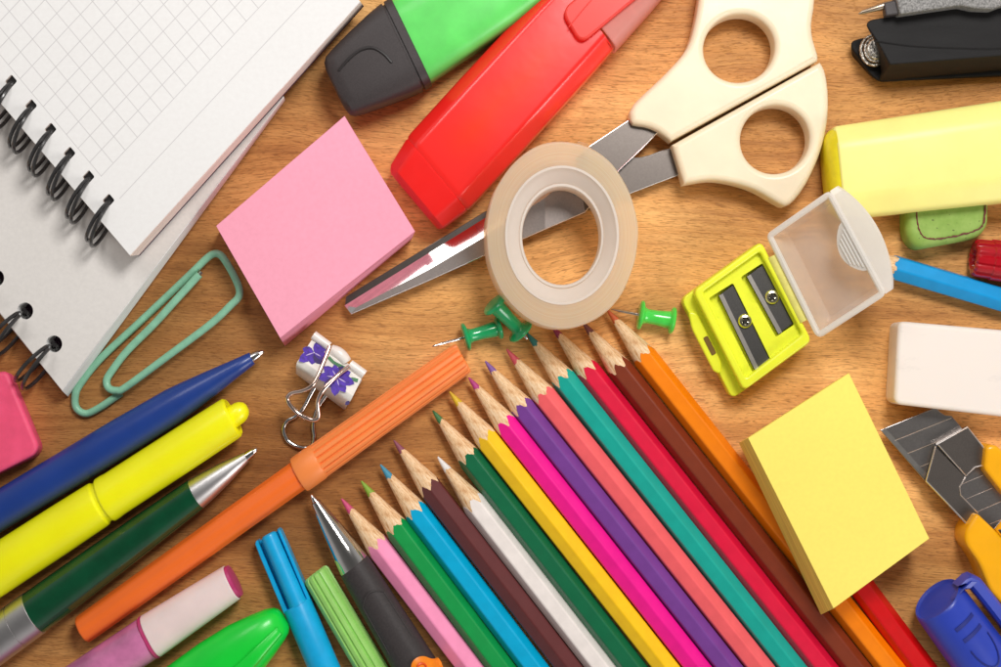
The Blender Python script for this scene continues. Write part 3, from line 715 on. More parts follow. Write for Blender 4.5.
def mat_speck():
    m = NT('speckled_green_rubber'); b = m.b; v = m.coord(); n1 = m.noise(v, .3, 3); n2 = m.noise(v, 1.1, 2, .4)
    c = m.ramp(n1, [(.3, rgb(126, 160, 64)), (.7, rgb(148, 178, 86))])
    c = m.mix(m.ramp(n2, [(.7, (0, 0, 0, 1)), (.74, (.8, .8, .8, 1))]), c, rgb(76, 84, 34))
    m.l(c, b.inputs['Base Color']); b.inputs['Roughness'].default_value = .6; m.bump(n2, .2, .1); return m.m
mb = MB(); z = 8.5
px = [(906, 196), (907, 236), (917, 250), (979, 238.5), (989.5, 226), (989.5, 194)]
mb.prism(fillet(WL(px, z), [0, 2, 2.6, 2.6, 2, 0]), .02, z, 2.4, nb=6, bbevel=.8); t.part('rubber', mb, mat_speck())
mb = MB(); rnd = random.Random(3)
ln = smooth([W(x, y, z + .02) for x, y in ((916, 200), (917, 220), (921, 234), (930, 239), (945, 238), (962, 234.5), (978, 229.5), (984, 221), (985.5, 200))], 8)
ln = [p + Vector((rnd.uniform(-.1, .1), rnd.uniform(-.1, .1), 0)) for p in ln]
mb.tube(ln, [rnd.uniform(.12, .3) for _ in ln], 6); t.part('scored_line', mb, pm('dark_red_line', rgb(112, 48, 52), .7))
mb = MB(); z = 8
mb.prism(fillet(WL([(-60, 388), (6.5, 370), (38, 446), (34, 455), (-60, 502)], z), [0, 2, 2, 2, 0]), .02, z, 1.1, nb=5, base=fillet(WL([(-60, 390), (12, 371.5), (43.5, 447), (39, 456), (-60, 503)], 0), [0, 2, 2, 2, 0]))
single('eraser', 'hot pink eraser at the left edge, touching the notebook wire', 'eraser', mb, pm('hot_pink_rubber', rgb(252, 88, 128), .5, sss=.25, grain=.08, gscale=.2, bump=.15, bscale=.5, bdist=.3), W(-8, 430, 0), 0, 'loose erasers')

# ------------------------------------------------------------------ left-hand pens
def F(A, B, z): return Frame(A, B, z)
# navy blue ball pen
f = F((262.5, 352), (96, 452.5), 5.2)
t = Thing('ballpoint_pen', 'navy blue ballpoint pen pointing up right beside the paper clip', 'pen', ground(f, 0), f.ang, 'pens and markers at the left')
pxm = S
navy = pm('navy_plastic', rgb(28, 60, 136), .34, coat=.12, grain=.05, gscale=.1)
mb = MB(); f.lathe(mb, [(3.2, 1.55), (3.4, 1.75), (8, 2.3), (16, 3.4), (23, 4.25), (28, 4.75), (45, 5.15), (75, 5.2), (118, 5.0), (120, 4.2)]); t.part('barrel', mb, navy, ang=40)
mb = MB(); f.lathe(mb, [(-.35, .4), (0, .6), (.9, .85), (1.0, 1.0), (2.2, 1.3), (3.4, 1.45)], 24); t.part('nib', mb, chrome)
# yellow marker
f = F((248, 407), (105, 500), 6.4)
t = Thing('marker_pen', 'bright yellow marker with a knob on its cap, lying beside the navy pen', 'marker', ground(f, 0), f.ang, 'pens and markers at the left')
yel = pm('bright_yellow_plastic', rgb(255, 248, 10), .36, sss=.1, coat=.15, grain=.03, gscale=.1)
mb = MB(); f.lathe(mb, [(.2, .9), (.7, 1.8), (1.6, 2.5), (2.7, 2.85), (4.2, 2.9), (5.2, 2.9), (5.25, 4.6), (4.6, 5.0), (5.2, 5.55), (6, 5.65), (20, 5.85), (42.5, 6.0), (43.6, 6.15), (45.2, 6.15), (45.6, 5.9)], 48)
t.part('cap', mb, yel, ang=30)
mb = MB(); f.lathe(mb, [(45.3, 5.5), (46.6, 5.55), (47.2, 6.05), (48, 6.15), (60, 6.4), (82, 6.6), (118, 6.6), (119, 6)], 48); t.part('barrel', mb, yel, ang=30)
# green ball pen
f = F((256.5, 449.5), (36.5, 611), 5.4)
t = Thing('ballpoint_pen', 'dark green glossy ballpoint pen with silver tip and silver ring', 'pen', ground(f, 0), f.ang, 'pens and markers at the left')
grn = pm('bottle_green_gloss', rgb(0, 68, 40), .16, coat=.5, grain=.15, gscale=.15)
mb = MB(); f.lathe(mb, [(-.2, .35), (.2, .6), (1.0, .8), (1.1, 1.0), (3.4, 1.3)], 24); t.part('nib', mb, chrome)
mb = MB(); f.lathe(mb, [(3.2, 1.2), (3.4, 1.4), (10, 2.8), (16, 3.75), (20, 4.2), (20.2, 4.0)]); t.part('tip_cone', mb, satin)
mb = MB(); f.lathe(mb, [(20, 4.1), (20.2, 4.25), (40, 5.0), (60, 5.6), (73.4, 5.85), (73.6, 5.7)], 48); t.part('barrel', mb, grn)
mb = MB(); f.lathe(mb, [(73.4, 5.8), (73.6, 6.0), (79, 6.05), (79.1, 5.85), (79.4, 5.85), (79.5, 6.05), (116, 6.0), (118, 5)], 48); t.part('ring', mb, satin)
# orange felt pen
f = F((463.5, 357.5), (82, 630), 4.7)
t = Thing('felt_pen', 'orange felt-tip pen with a long ribbed cap, crossing to the binder clip', 'felt pen', ground(f, 60), f.ang, 'felt-tip pens')
ora = pm('orange_plastic', rgb(255, 116, 40), .38, coat=.12, grain=.04, gscale=.1); ora2 = pm('pale_orange_cap', rgb(255, 144, 74), .4, grain=.04, gscale=.1)
LT = f.L
def ribs(n, d, flat=.35):
    def sec(th, u):
        w = .5 + .5 * math.cos(n * th); return 1 - d * (1 - min(1, w / flat) if w < flat else 0)
    return sec
rb = ribs(16, .13)
mb = MB()
f.lathe(mb, [(3.5, 2.4), (.8, 2.7), (.3, 3.6), (0, 4.0), (.3, 4.3), (1.2, 4.4), (25, 4.55), (47.5, 4.75)], 192, rb, cap0=True, cap1=False)
f.lathe(mb, [(46.6, 3.6), (47.2, 4.7), (48, 4.95), (53.5, 4.95), (54, 4.75), (54.0, 4.0)], 64, cap0=False)
t.part('cap', mb, ora2, ang=24)
hexs = lambda th, u: 1 - .05 * (1 - abs(math.cos(4 * th)))
mb = MB(); f.lathe(mb, [(53.5, 4.05), (80, 4.0), (LT - 1, 3.85), (LT - .3, 3.75), (LT, 3.5)], 64, hexs); t.part('barrel', mb, ora, ang=20)
# pink and white marker
f = F((233, 581.5), (151, 636), 6)
t = Thing('marker_pen', 'clear pink marker with a white cap and magenta end disc', 'marker', ground(f, 0), f.ang, 'pens and markers at the left')
mb = MB(); f.sloft(mb, [(.25, 4.6, 4.6, 0, 0, 2.3), (.5, 4.85, 4.9, 0, 0, 2.4), (10, 5.3, 5.4, 0, 0, 2.5), (25.4, 5.95, 5.8, 0, 0, 2.5), (25.9, 6.0, 5.8, 0, 0, 2.5), (26.2, 5.7, 5.5, 0, 0, 2.5)], cap0=False); cp = t.part('cap', mb, pm('milky_white_plastic', rgb(240, 218, 214), .45, sss=.25, grain=.05, gscale=.08))
mag = pm('magenta_disc', rgb(190, 56, 112), .4)
mb = MB(); f.sloft(mb, [(-.7, 4.0, 4.0, 0, 0, 2.3), (-.6, 4.4, 4.4, 0, 0, 2.3), (.6, 4.55, 4.6, 0, 0, 2.3)]); t.part('end_disc', mb, mag, parent=cp)
mb = MB(); f.sloft(mb, [(26.1, 6.0, 5.85, 0, 0, 2.4), (26.8, 6.1, 5.9, 0, 0, 2.4), (27.1, 5.9, 5.7, 0, 0, 2.4)]); t.part('seam_ring', mb, mag)
mb = MB(); f.lathe(mb, [(27, 5.75), (27.4, 5.85), (60, 5.9), (100, 5.9), (101, 5)]); t.part('barrel', mb, pm('clear_pink_plastic', rgb(206, 120, 166), .15, coat=.5, grain=.2, gscale=.12))
# bright green marker cap
f = F((281.5, 620), (208, 679), 7.2)
t = Thing('marker_pen', 'bright green marker cap with a tapering nose at the bottom edge', 'marker', ground(f, 10), f.ang, 'pens and markers at the left')
gr = pm('vivid_green_plastic', rgb(14, 214, 58), .34, sss=.15, coat=.15, grain=.05, gscale=.1)
mb = MB(); f.sloft(mb, [(-.8, 1.9, 1.4, 0, -1, 2.2), (-.5, 2.9, 2.4, 0, -.9, 2.4), (.4, 3.9, 3.6, 0, -.7, 2.5), (2.2, 4.8, 4.6, -.1, -.5, 2.5), (6, 6.0, 5.6, -.1, -.2, 2.4), (13, 7.8, 6.6, 0, 0, 2.3), (22, 9.2, 7.0, .3, 0, 2.3), (34, 9.8, 7.1, .3, 0, 2.3), (70, 9.8, 7.1, .3, 0, 2.3)]); cp = t.part('cap', mb, gr, ang=40)
mb = MB(); pts = [f.p(u, v, w) for u, v, w in ((1.2, 1.6, 3.7), (6, 2.2, 5.4), (12, 3.0, 6.6), (24, 4.0, 7.2), (40, 4.4, 7.6))]
rings = []
for i, q in enumerate(smooth(pts, 5)):
    wd = 1.0 + .06 * i; h = .9
    rings.append([q + f.ey * a * wd + Vector((0, 0, b * h)) for a, b in ((-1.3, -1), (-1, .2), (-.6, .5), (.6, .5), (1, .2), (1.3, -1))])
mb.loft(rings); t.part('clip', mb, gr, parent=cp)

# ------------------------------------------------------------------ bottom pens
# sky blue pen cap with fins
f = F((267.5, 535), (323, 665), 4.1)
t = Thing('felt_pen', 'sky blue felt-tip pen with a finned cap end, bottom edge', 'felt pen', ground(f, 0), f.ang, 'felt-tip pens')
cy = pm('sky_blue_plastic', rgb(16, 172, 228), .36, coat=.1, sss=.1, grain=.05, gscale=.3)
mb = MB()
sg = 1 if f.p(0, 1, 0).x > f.p(0, 0, 0).x else -1
f.lathe(mb, [(1.8, .8), (.4, 1.0), (-.2, 1.6), (.1, 2.05), (.8, 2.2), (19, 2.4), (20.2, 2.6)], 40, v0=sg * .55, w0=1.55)
for (v0, v1) in ((-3.95, -2.75), (3.05, 3.95)):
    st = []
    for u, dd in ((-.1, .5), (.5, .1), (4, 0), (20.5, -.1)):
        a_, b_ = (v0 + dd, v1) if v0 < 0 else (v0, v1 - dd)
        st.append([f.p(u, sg * v, w) for v, w in ((a_, -3), (b_, -3), (b_, 1.3 - dd), (b_ - .25, 1.6 - dd), (a_ + .25, 1.6 - dd), (a_, 1.2 - dd))])
    mb.loft(st)
mb.loft([[f.p(u, v, w) for v, w in ((-3.3, -3), (3.3, -3), (3.3, -1.2), (-3.3, -1.2))] for u in (.4, 20.5)])
f.lathe(mb, [(20.0, 2.9), (20.0, 3.9), (20.4, 4.05), (40, 4.1), (60, 4.1), (61, 3.5)], 48)
t.part('cap', mb, cy, ang=30)
mb = MB(); f.lathe(mb, [(60.5, 3.7), (130, 3.6), (131, 3)]); t.part('barrel', mb, cy)
# light green ribbed cap
f = F((315.5, 573), (371, 667), 4.1)
t = Thing('felt_pen', 'light green felt-tip pen with a ribbed cap beside the black pen', 'felt pen', ground(f, 0), f.ang, 'felt-tip pens')
lg = pm('pale_green_plastic', rgb(158, 214, 112), .42, coat=.08, sss=.1, grain=.05, gscale=.2)
mb = MB(); f.lathe(mb, [(3.2, 1.6), (.8, 1.9), (.2, 2.6), (-.1, 3.1), (.2, 3.6), (.9, 3.85), (25, 4.05), (48, 4.15)], 192, ribs(13, .15), cap1=False)
f.lathe(mb, [(47.5, 3.6), (48, 4.3), (54, 4.4), (54.3, 3.9)], 48)
t.part('cap', mb, lg, ang=24)
mb = MB(); f.lathe(mb, [(54, 3.7), (128, 3.6), (129, 3)]); t.part('barrel', mb, lg)
# black pen with chrome tip
f = F((311.5, 495.5), (415, 665.5), 5.6)
t = Thing('ballpoint_pen', 'black rubber grip pen with a chrome cone tip and orange inlay', 'pen', ground(f, 0), f.ang)
mb = MB(); f.lathe(mb, [(-.3, .3), (.1, .55), (1.2, .85), (1.9, 1.0), (2.1, 1.35), (5, 1.9), (11, 2.95), (17, 3.85), (21.6, 4.4), (22, 4.3)], 64); t.part('tip_cone', mb, chrome, ang=40)
blk = pm('black_rubber_grip', rgb(56, 50, 50), .55, grain=.15, gscale=2, bump=.3, bscale=5, bdist=.06)
def gsec(th, u): return 1 - .03 * max(0, math.cos(4 * (th - math.pi / 2))) * min(1, max(0, (u - 24) / 4))
mb = MB(); f.lathe(mb, [(21.8, 4.3), (22, 4.5), (24, 4.65), (34, 5.1), (44, 5.5), (54, 5.85), (90, 6.0), (140, 5.6), (142, 4)], 64, gsec); g = t.part('grip', mb, blk, ang=40)
mb = MB()
pts = []
for i in range(14):
    q = i / 13; th = math.radians(130 - 85 * q); pts.append(f.pz(32.0 - 2.2 * math.sin(math.pi * q) , 5.05, th))
mb.tube(pts, .16, 6)
for th0 in (130, 45):
    mb.tube([f.pz(u, r, math.radians(th0)) for u, r in ((32, 5.05), (38, 5.28), (46, 5.6))], .14, 6)
t.part('grip_ridge', mb, blk, parent=g)
def onpen(px, py, lift):
    z = 5.6
    for _ in range(6):
        p = W(px, py, z); d = p - f.o; u = d.dot(Vector((f.ex.x, f.ex.y, 0))); pv = Vector((-f.ex.y, f.ex.x, 0)); v = d.dot(pv)
        r = 5.85 + (max(0, u - 54)) * .004; z = f.o.z + math.sqrt(max(.2, (r + lift) ** 2 - v * v))
    return W(px, py, z)
mb = MB(); outl = [(411, 668), (413, 661), (418, 657), (424, 656), (430, 658), (434, 658.5), (438, 657.5), (441, 661), (443, 667), (446, 676), (440, 690), (425, 692), (414, 682)]
ol = smooth([(x, y, 0) for x, y in outl], 4, True); cen = (427, 674)
R = []
for s_, lf in ((1, -.1), (1, .3), (.93, .42), (.6, .42), (.2, .42)): R.append([onpen(cen[0] + (p.x - cen[0]) * s_, cen[1] + (p.y - cen[1]) * s_, lf) for p in ol])
mb.loft(R); inl = t.part('inlay', mb, pm('orange_inlay', rgb(250, 136, 20), .4))
mb = MB(); mb.tube([onpen(*p, .5) for p in ellipse(422, 667, 4.2, 3.8, n=20)], .32, 6, closed=True); t.part('ring_mark', mb, pm('deep_orange_ring', rgb(236, 84, 14), .4), parent=inl)

# ------------------------------------------------------------------ right-hand cap ends
# red ribbed cap
f = F((972.5, 257.5), (1001, 261), 5.6)
t = Thing('felt_pen', 'dark red felt-tip pen with a ribbed cap at the right edge', 'felt pen', ground(f, 0), f.ang, 'felt-tip pens')
rd = pm('dark_red_gloss', rgb(176, 14, 30), .2, coat=.4, grain=.08, gscale=.2)
mb = MB(); f.lathe(mb, [(1.6, 2), (.5, 2.4), (0, 3.4), (.1, 4.3), (.6, 4.9), (1.5, 5.05), (4.6, 5.15), (4.9, 5.45), (22, 5.6), (40, 5.6)], 192, ribs(11, .12, .45), cap1=False); t.part('cap', mb, rd, ang=24)
mb = MB(); f.lathe(mb, [(39.5, 5.2), (120, 5.1), (121, 4)]); t.part('barrel', mb, rd)
# blue marker cap, raised end
f = Frame((937, 599), (985, 664), 10.5, 8.8)
t = Thing('marker_pen', 'royal blue marker cap with a slotted clip in the bottom right corner', 'marker', ground(f, 0), f.ang)
bm = pm('royal_blue_plastic', rgb(46, 68, 178), .36, sss=.1, coat=.1, grain=.06, gscale=.1)
mb = MB(); sk = .16
rings = []
for u, r, k in ((.45, 3, 1), (.4, 6.0, 1), (.3, 6.25, 1), (-.1, 6.45, 1), (-.35, 6.8, 1), (-.1, 7.1, 1), (.6, 7.3, 1), (12, 7.6, .3), (30, 7.9, 0), (55, 8.1, 0)):
    rings.append([f.p(u + k * sk * (r * math.sin(2 * math.pi * j / 56) + 2), r * math.cos(2 * math.pi * j / 56), r * math.sin(2 * math.pi * j / 56)) for j in range(56)])
mb.loft(rings, True, True)
cp = t.part('cap', mb, bm, ang=40)
f2 = f
sgn = 1 if f.p(0, 1, 0).x > f.p(0, 0, 0).x else -1
mb = MB()
def bar(pts, hw, hh):
    R = []
    for (u, v, w) in pts: R.append([f.p(u, sgn * v + a * hw, w + b * hh) for a, b in ((-1, -1), (1, -1), (1, .6), (.6, 1), (-.6, 1), (-1, .6))])
    mb.loft(R)
bar([(1.2, 4.5, 2.6), (1.0, 7.5, 2.4), (1.2, 8.3, 2.2), (2.3, 9.4, 2.0)], 2.0, 2.8)
bar([(-.2, 7.6, 2.3), (.4, 9.0, 2.2), (2.6, 10.2, 2.0), (8, 10.5, 1.8), (30, 11.2, 1.0), (55, 11.6, .6)], 1.75, 2.6)
t.part('clip', mb, bm, parent=cp)
mb = MB(); dkb = pm('blue_recess_shade', rgb(30, 42, 126), .5)  # darker blue on raised marks paints the shade of the grip grooves
def oncap(u, v, lift=0):
    r = 7.3 + .025 * u + lift; return f.p(u, v, math.sqrt(max(.1, r * r - v * v)))
for u0 in (6.8, 10.4):
    R = []
    for k in range(9):
        v = sgn * (-1.8 + 6.3 * k / 8); R.append([oncap(u0 + a + .05 * k, v, l_) for a, l_ in ((-.55, .02), (-.5, .16), (.5, .16), (.55, .02))])
    mb.loft(R)
pts = [oncap(13.6 + 0 * k, sgn * (-1.8 + 6.6 * k / 8), .1) for k in range(9)]
u_ = [oncap(13.6 + 7.5 * math.sin(math.pi * k / 12), sgn * (-1.8 + 3.3 + 3.3 * math.cos(math.pi * k / 12)), .1) for k in range(13)]
mb.tube(u_, .22, 6)
t.part('grip_marks', mb, dkb, parent=cp)

# ------------------------------------------------------------------ utility knife
t = Thing('utility_knife', 'snap-off utility knife with a yellow body and bare scored blade', 'knife', W(965, 480, 0))
bpx = [(880.5, 430), (936, 407.5), (940, 412), (945, 415.3), (951.7, 416), (1020, 498), (985, 540), (925, 481)]
mb = MB(); mb.prism(WL(bpx, 5.2), 4.5, 5.2, .1, nb=2)
a, b = W(881.5, 431, 5.23), W(952, 509, 5.23); d = Vector((-(b.y - a.y), b.x - a.x, 0)).normalized() * 1.3
if d.y < 0: d = -d
mb.add([a, b, b + d, a + d], [(0, 1, 2, 3)], 1)
bl = t.part('blade', mb, [pm('cutter_blade_steel', (.4, .37, .355, 1), .3, 1, grain=.06, gscale=2, bump=.1, bscale=6), pm('honed_edge', (.42, .4, .38, 1), .35, 1)])
mb = MB()
for i, (p, q) in enumerate((((895, 440.5), (951.5, 418)), ((907.5, 453.5), (965, 431)), ((920, 467), (977, 444)), ((957, 486), (983, 475)), ((966, 499), (992, 488)), ((977, 512), (1004, 500)), ((990, 524), (1010, 516)))):
    mb.tube([W(*p, 5.24), W(*q, 5.24)], .11, 4)
t.part('score_line', mb, pm('bright_score', (.75, .7, .66, 1), .3, 1), parent=bl)
gz = 7.2
up = [(937, 443.5), (967.4, 426.7), (985.5, 450), (984, 465), (975, 467), (966, 476)]
lw = [(935, 446), (925.8, 481), (972, 529), (978, 514), (960.5, 495), (959.5, 487), (965.5, 476.5)]
mb = MB(); mb.prism(WL(up, gz), 5.4, gz, .22, nb=2); mb.prism(WL(lw, gz - .25), 5.35, gz - .25, .22, nb=2)
rim = [W(*p, gz - .05) for p in ((937, 443.5), (966, 476), (975, 467), (984, 465))]
mb.tube(rim, .2, 6, mi=1); mb.tube([W(*p, gz - .05) for p in ((936, 444.5), (967.4, 427), (985.5, 450))], .24, 6, mi=1)
mb.tube([W(*p, gz - .3) for p in ((935.5, 446), (926, 481), (972, 529))], .26, 6, mi=1); mb.tube([W(*p, gz - .3) for p in ((965.5, 477), (959.5, 487), (960.5, 495), (978, 513))], .18, 6, mi=1)
t.part('guard', mb, [pm('dark_sleeve_steel', (.24, .21, .19, 1), .35, 1, grain=.06, gscale=3), pm('rim_steel', (.85, .78, .74, 1), .25, 1)])
yb = pm('amber_yellow_plastic', rgb(250, 176, 10), .32, coat=.25, grain=.05, gscale=.12)
mb = MB()
y1 = [(986.5, 446), (996, 444.5), (1030, 478), (1070, 530), (1070, 560), (1002, 492), (984, 469)]
y2 = [(977, 512.5), (1060, 592), (1060, 690), (1001, 603), (989.5, 590), (979, 563), (965, 543), (965.5, 531)]
mb.prism(fillet(WL(y1, 10), [1.4, 1.4, 0, 0, 0, 0, 1.2], 5), .02, 10, .9, nb=4); mb.prism(fillet(WL(y2, 10.5), [1.2, 0, 0, 0, 1.5, 2, 2, 2], 5), .02, 10.5, 1.0, nb=4)
mb.prism(WL([(992, 478), (1070, 560), (1060, 600), (986, 520)], 4), .02, 4.3, .1)
t.part('body', mb, yb)
mb = MB(); mb.prism(fillet(WL([(999, 530), (1012, 530), (1050, 572), (1040, 580)], 12), .8), 10.3, 12, .6); t.part('slider', mb, capb)

# ------------------------------------------------------------------ stapler and drawing compass
blkm = pm('black_enamel', rgb(24, 22, 22), .62, spec=.3, grain=.2, gscale=3, bump=.3, bscale=6, bdist=.06)
t = Thing('stapler', 'small black stapler in the top right corner', 'stapler', W(930, 55, 0))
tp = [(866, 25), (870, 20), (899, 15), (953, 6.5), (1012, 0), (1120, -12), (1120, 47), (1001, 56), (890, 65), (878, 43)]
bs = [(880, 48), (882, 40), (902, 32), (955, 24), (1012, 20), (1120, 8), (1120, 64), (1001, 71), (879, 81), (881, 70)]; ZS = 15
mb = MB(); mb.prism(fillet(WL(tp, ZS), [1, 1, 0, 0, 0, 0, 0, 0, .5, .5], 3), 4.6, ZS, .4, base=fillet(WL(bs, 4.6), [1, 1, 0, 0, 0, 0, 0, 0, .5, .5], 3))
mb.tube(smooth([W(x, y, ZS) for x, y in ((874, 41), (896, 44.5), (920, 47), (960, 48.6), (1001, 49), (1080, 44))], 5), .22, 6)
t.part('arm', mb, blkm)
mb = MB(); mb.prism(fillet(WL([(851, 48), (852, 41), (862, 38), (880, 36), (1120, 12), (1120, 70), (880, 82), (872, 76)], 4.5), [1, 2, 1, 0, 0, 0, 1, 1], 4), .02, 4.5, .5, base=fillet(WL([(851, 55), (853, 45), (862, 41), (880, 39), (1120, 16), (1120, 72), (879, 82), (870, 76)], 0), [1, 2, 1, 0, 0, 0, 1, 1], 4)); t.part('base', mb, blkm)
mb = MB(); c = W(873.5, 51, 6)
for (rx, ry, wr, z) in ((3.5, 3.9, .5, 1.0), (2.7, 3.1, .42, 2.2)):
    mb.tube([c + Vector((rx * math.cos(j * .2618), ry * math.sin(j * .2618), z)) for j in range(24)], wr, 8, closed=True)
R = []
for i in range(6):
    a = math.pi / 2 * i / 6; R.append([c + Vector((2.5 * math.cos(a) * math.cos(j * .2618), 2.9 * math.cos(a) * math.sin(j * .2618), 2.6 + 1.0 * math.sin(a))) for j in range(24)])
mb.loft(R, True, True)
mb.tube([W(873.5, 51, 4), W(873.5, 51, 8)], 1.6, 12)
t.part('spring', mb, pm('worn_spring_steel', (.6, .56, .5, 1), .3, 1, grain=.5, gscale=1.5, bump=.9, bscale=1.4, bdist=.5))
t = Thing('drawing_compass', 'grey metal compass leg with a needle point, lying on the stapler', 'compass', W(930, 5, 15.3))
gm = pm('grey_cast_metal', (.26, .25, .24, 1), .6, .3, grain=.4, gscale=2.2, bump=.6, bscale=3, bdist=.12)
mb = MB(); mb.prism(fillet(WL([(896, -4), (900, 14.5), (930, 10), (961, 5.5), (974, 8.5), (993, 9.3), (1004, 5), (1110, -8), (1110, -50), (900, -30)], 20), .5, 3), 15.3, 20, .5, nb=3); t.part('leg', mb, gm)
mb = MB(); mb.prism(fillet(WL([(884, 3), (896, 0), (900.5, 14), (886, 16)], 18.5), .4, 3), 15.6, 18.5, .4); t.part('needle_holder', mb, capb)
mb = MB(); mb.tube([W(858.5, 14, 16.6), W(862, 12.5, 16.7), W(885, 5.5, 17), W(892, 4, 17)], [.15, .55, 1.05, 1.1], 12); t.part('needle', mb, pm('warm_needle_steel', (.5, .4, .3, 1), .3, 1))

# ------------------------------------------------------------------ push pins
def pin(tip, collar, head, zt, zc, zh, rc, rh, rs, mat, label):
    a = W(*tip, zt); b = W(*collar, zc); c = W(*head, zh)
    d = (c - b).normalized(); ax = Vector((d.x, d.y, 0)).normalized(); sd = Vector((-ax.y, ax.x, 0)); up = d.cross(sd)
    if up.z < 0: up = -up
    L = (c - b).length
    t = Thing('push_pin', label, 'push pin', Vector((b.x, b.y, 0)), math.atan2(ax.y, ax.x), 'green push pins')
    mb = MB(); R = []
    prof = [(-.75, rs * .55), (-.7, rc * .75), (-.45, rc * .95), (0, rc), (.35, rc * .95), (.75, rc * .6), (1.15, rs * 1.05), (1.8, rs * .92), (L * .5, rs * .95), (L - 1.5, rs * 1.1), (L - .9, rh * .65), (L - .5, rh * .93), (L - .1, rh), (L + .35, rh * .95), (L + .55, rh * .8), (L + .6, rh * .3)]
    for u, r in prof: R.append([b + d * u + (sd * math.cos(j * .19635) + up * math.sin(j * .19635)) * r for j in range(32)])
    mb.loft(R); t.part('grip', mb, mat, ang=50)
    mb = MB(); e = b - d * .6; mb.tube([e.lerp(a, 0), e.lerp(a, .7), e.lerp(a, .93), a], [.42, .42, .26, .06], 12); t.part('needle', mb, chrome)
pg = pm('deep_green_gloss', rgb(30, 170, 102), .2, coat=.5, sss=.2, grain=.08, gscale=.3); pl_ = pm('light_green_gloss', rgb(80, 220, 84), .2, coat=.5, sss=.2, grain=.06, gscale=.3)
pin((611, 309), (641, 315), (672.5, 320.5), 2.6, 4.1, 3.7, 4.0, 3.7, 2.1, pl_, 'light green push pin beside the orange pencil tip')
pin((432, 346.5), (466, 337), (499, 328), 7.5, 4.3, 3.2, 3.9, 3.1, 1.9, pg, 'dark green push pin with its needle over the orange cap')
pin((527.5, 339.5), (520.5, 331), (494.5, 304.5), 3.9, 4.6, 8.2, 3.9, 3.7, 2.0, pg, 'dark green push pin leaning by the tape, needle at the teal pencil tip')

# ------------------------------------------------------------------ paper clip
mint = pm('mint_coated_wire', rgb(138, 196, 164), .42, coat=.15, grain=.08, gscale=.4)
path = [(199.5, 274.5, 3.2), (176, 300, 3.0), (154.5, 323.7, 2.7), (127.5, 350.7, 2.3), (112.8, 369.6, 2.1), (106.8, 380, 2.2), (108.8, 388, 2.6), (116.7, 390.5, 3.2), (126, 387, 3.4), (168, 356, 3.6), (211, 323.7, 3.9), (231, 305, 4.2), (238.5, 297, 4.2), (239, 288, 4.0), (232.8, 273.7, 3.6), (224.7, 260, 3.1), (219.5, 254.5, 2.8), (213.5, 254, 2.6), (206, 259, 2.4), (189.6, 275, 1.9), (141, 321, 1.4), (100.5, 358.8, 1.15), (80, 384.5, 1.05), (75.2, 396.6, 1.05), (76.5, 408, 1.05), (85.6, 413.5, 1.05), (97.8, 408.7, 1.05), (114, 398, 1.05), (121, 393, 1.05)]
pts = smooth([W(*p) for p in path], 8)
t = Thing('paper_clip', 'big mint green coated paper clip between the notebook and the pink notes', 'paper clip', W(150, 335, 0))
mb = MB(); mb.tube(pts, 1.02, 14); t.part('wire', mb, mint, ang=60)
mb = MB(); d = (pts[0] - pts[1]).normalized(); mb.tube([pts[0], pts[0] + d * .9], .55, 10); t.part('bare_end', mb, chrome)

# ------------------------------------------------------------------ binder clip
t = Thing('binder_clip', 'small white binder clip printed with violet flowers, beside the orange cap', 'binder clip', W(326, 375, 0))
whit = pm('white_enamel', rgb(240, 234, 226), .3, coat=.2, grain=.03)
vio = pm('violet_print', rgb(76, 36, 168), .35, grain=.3, gscale=.9); vio2 = pm('deep_violet_print', rgb(48, 24, 96), .35); gst = pm('green_stem_print', rgb(72, 128, 84), .35); lil = pm('lilac_print', rgb(196, 176, 226), .35)
prof0 = [(314, 336.5, 6.2), (299.5, 358.5, 10.2), (296.8, 362.5, 10.0), (296, 366, 9.0), (296, 374, 1.6), (297.5, 374.5, .6), (300, 371, .3), (314, 341, 4.6)]
prof1 = [(363, 375.5, 6.2), (353, 396, 10.2), (351, 400, 10.0), (349, 403, 9.0), (344, 409.5, 1.6), (345, 409.5, .6), (347, 405, .3), (362, 380, 4.6)]
def cshape(pr):
    o_ = [W(*p) for p in pr]; c = sum(o_, Vector()) / len(o_); return o_ + [p + (c - p).normalized() * .6 for p in reversed(o_)]
r0, r1 = cshape(prof0), cshape(prof1); mid = [r0[i].lerp(r1[i], .5) for i in range(len(r0))]
mb = MB(); mb.loft([r0, mid, r1])
mb.tube([W(313.5, 335, 6.6), W(329, 346.5, 6.6)], 1.25, 14); mb.tube([W(350, 364, 6.6), W(364.5, 374.5, 6.6)], 1.25, 14)
mb.tube(smooth([W(332, 351, 5.6), W(337, 352.5, 5.9), W(342, 356.5, 5.9), W(345.5, 362, 5.6)], 4), 1.7, 12)
P0, P1, P2 = W(*prof0[0]), W(*prof0[1]), W(*prof1[1]); pn = (P1 - P0).cross(P2 - P0).normalized(); pn = pn if pn.z > 0 else -pn
def onplate(x, y, lift):
    cam = Vector((0, 0, D)); dr = W(x, y, 0) - cam; k = (P0 + pn * lift - cam).dot(pn) / dr.dot(pn); return cam + dr * k
def petal(cx, cy, ang, ln, wd, mi, lift):
    a = math.radians(ang); ux, uy = math.cos(a), math.sin(a); pts = []
    for q, h in ((.05, .15), (.3, .8), (.55, 1), (.8, .7), (1, 0), (.8, -.7), (.55, -1), (.3, -.8), (.05, -.15)):
        pts.append(onplate(cx + ux * ln * q - uy * wd * h, cy + uy * ln * q + ux * wd * h, lift))
    mb.add(pts, [tuple(range(len(pts)))], mi)
mb2 = mb
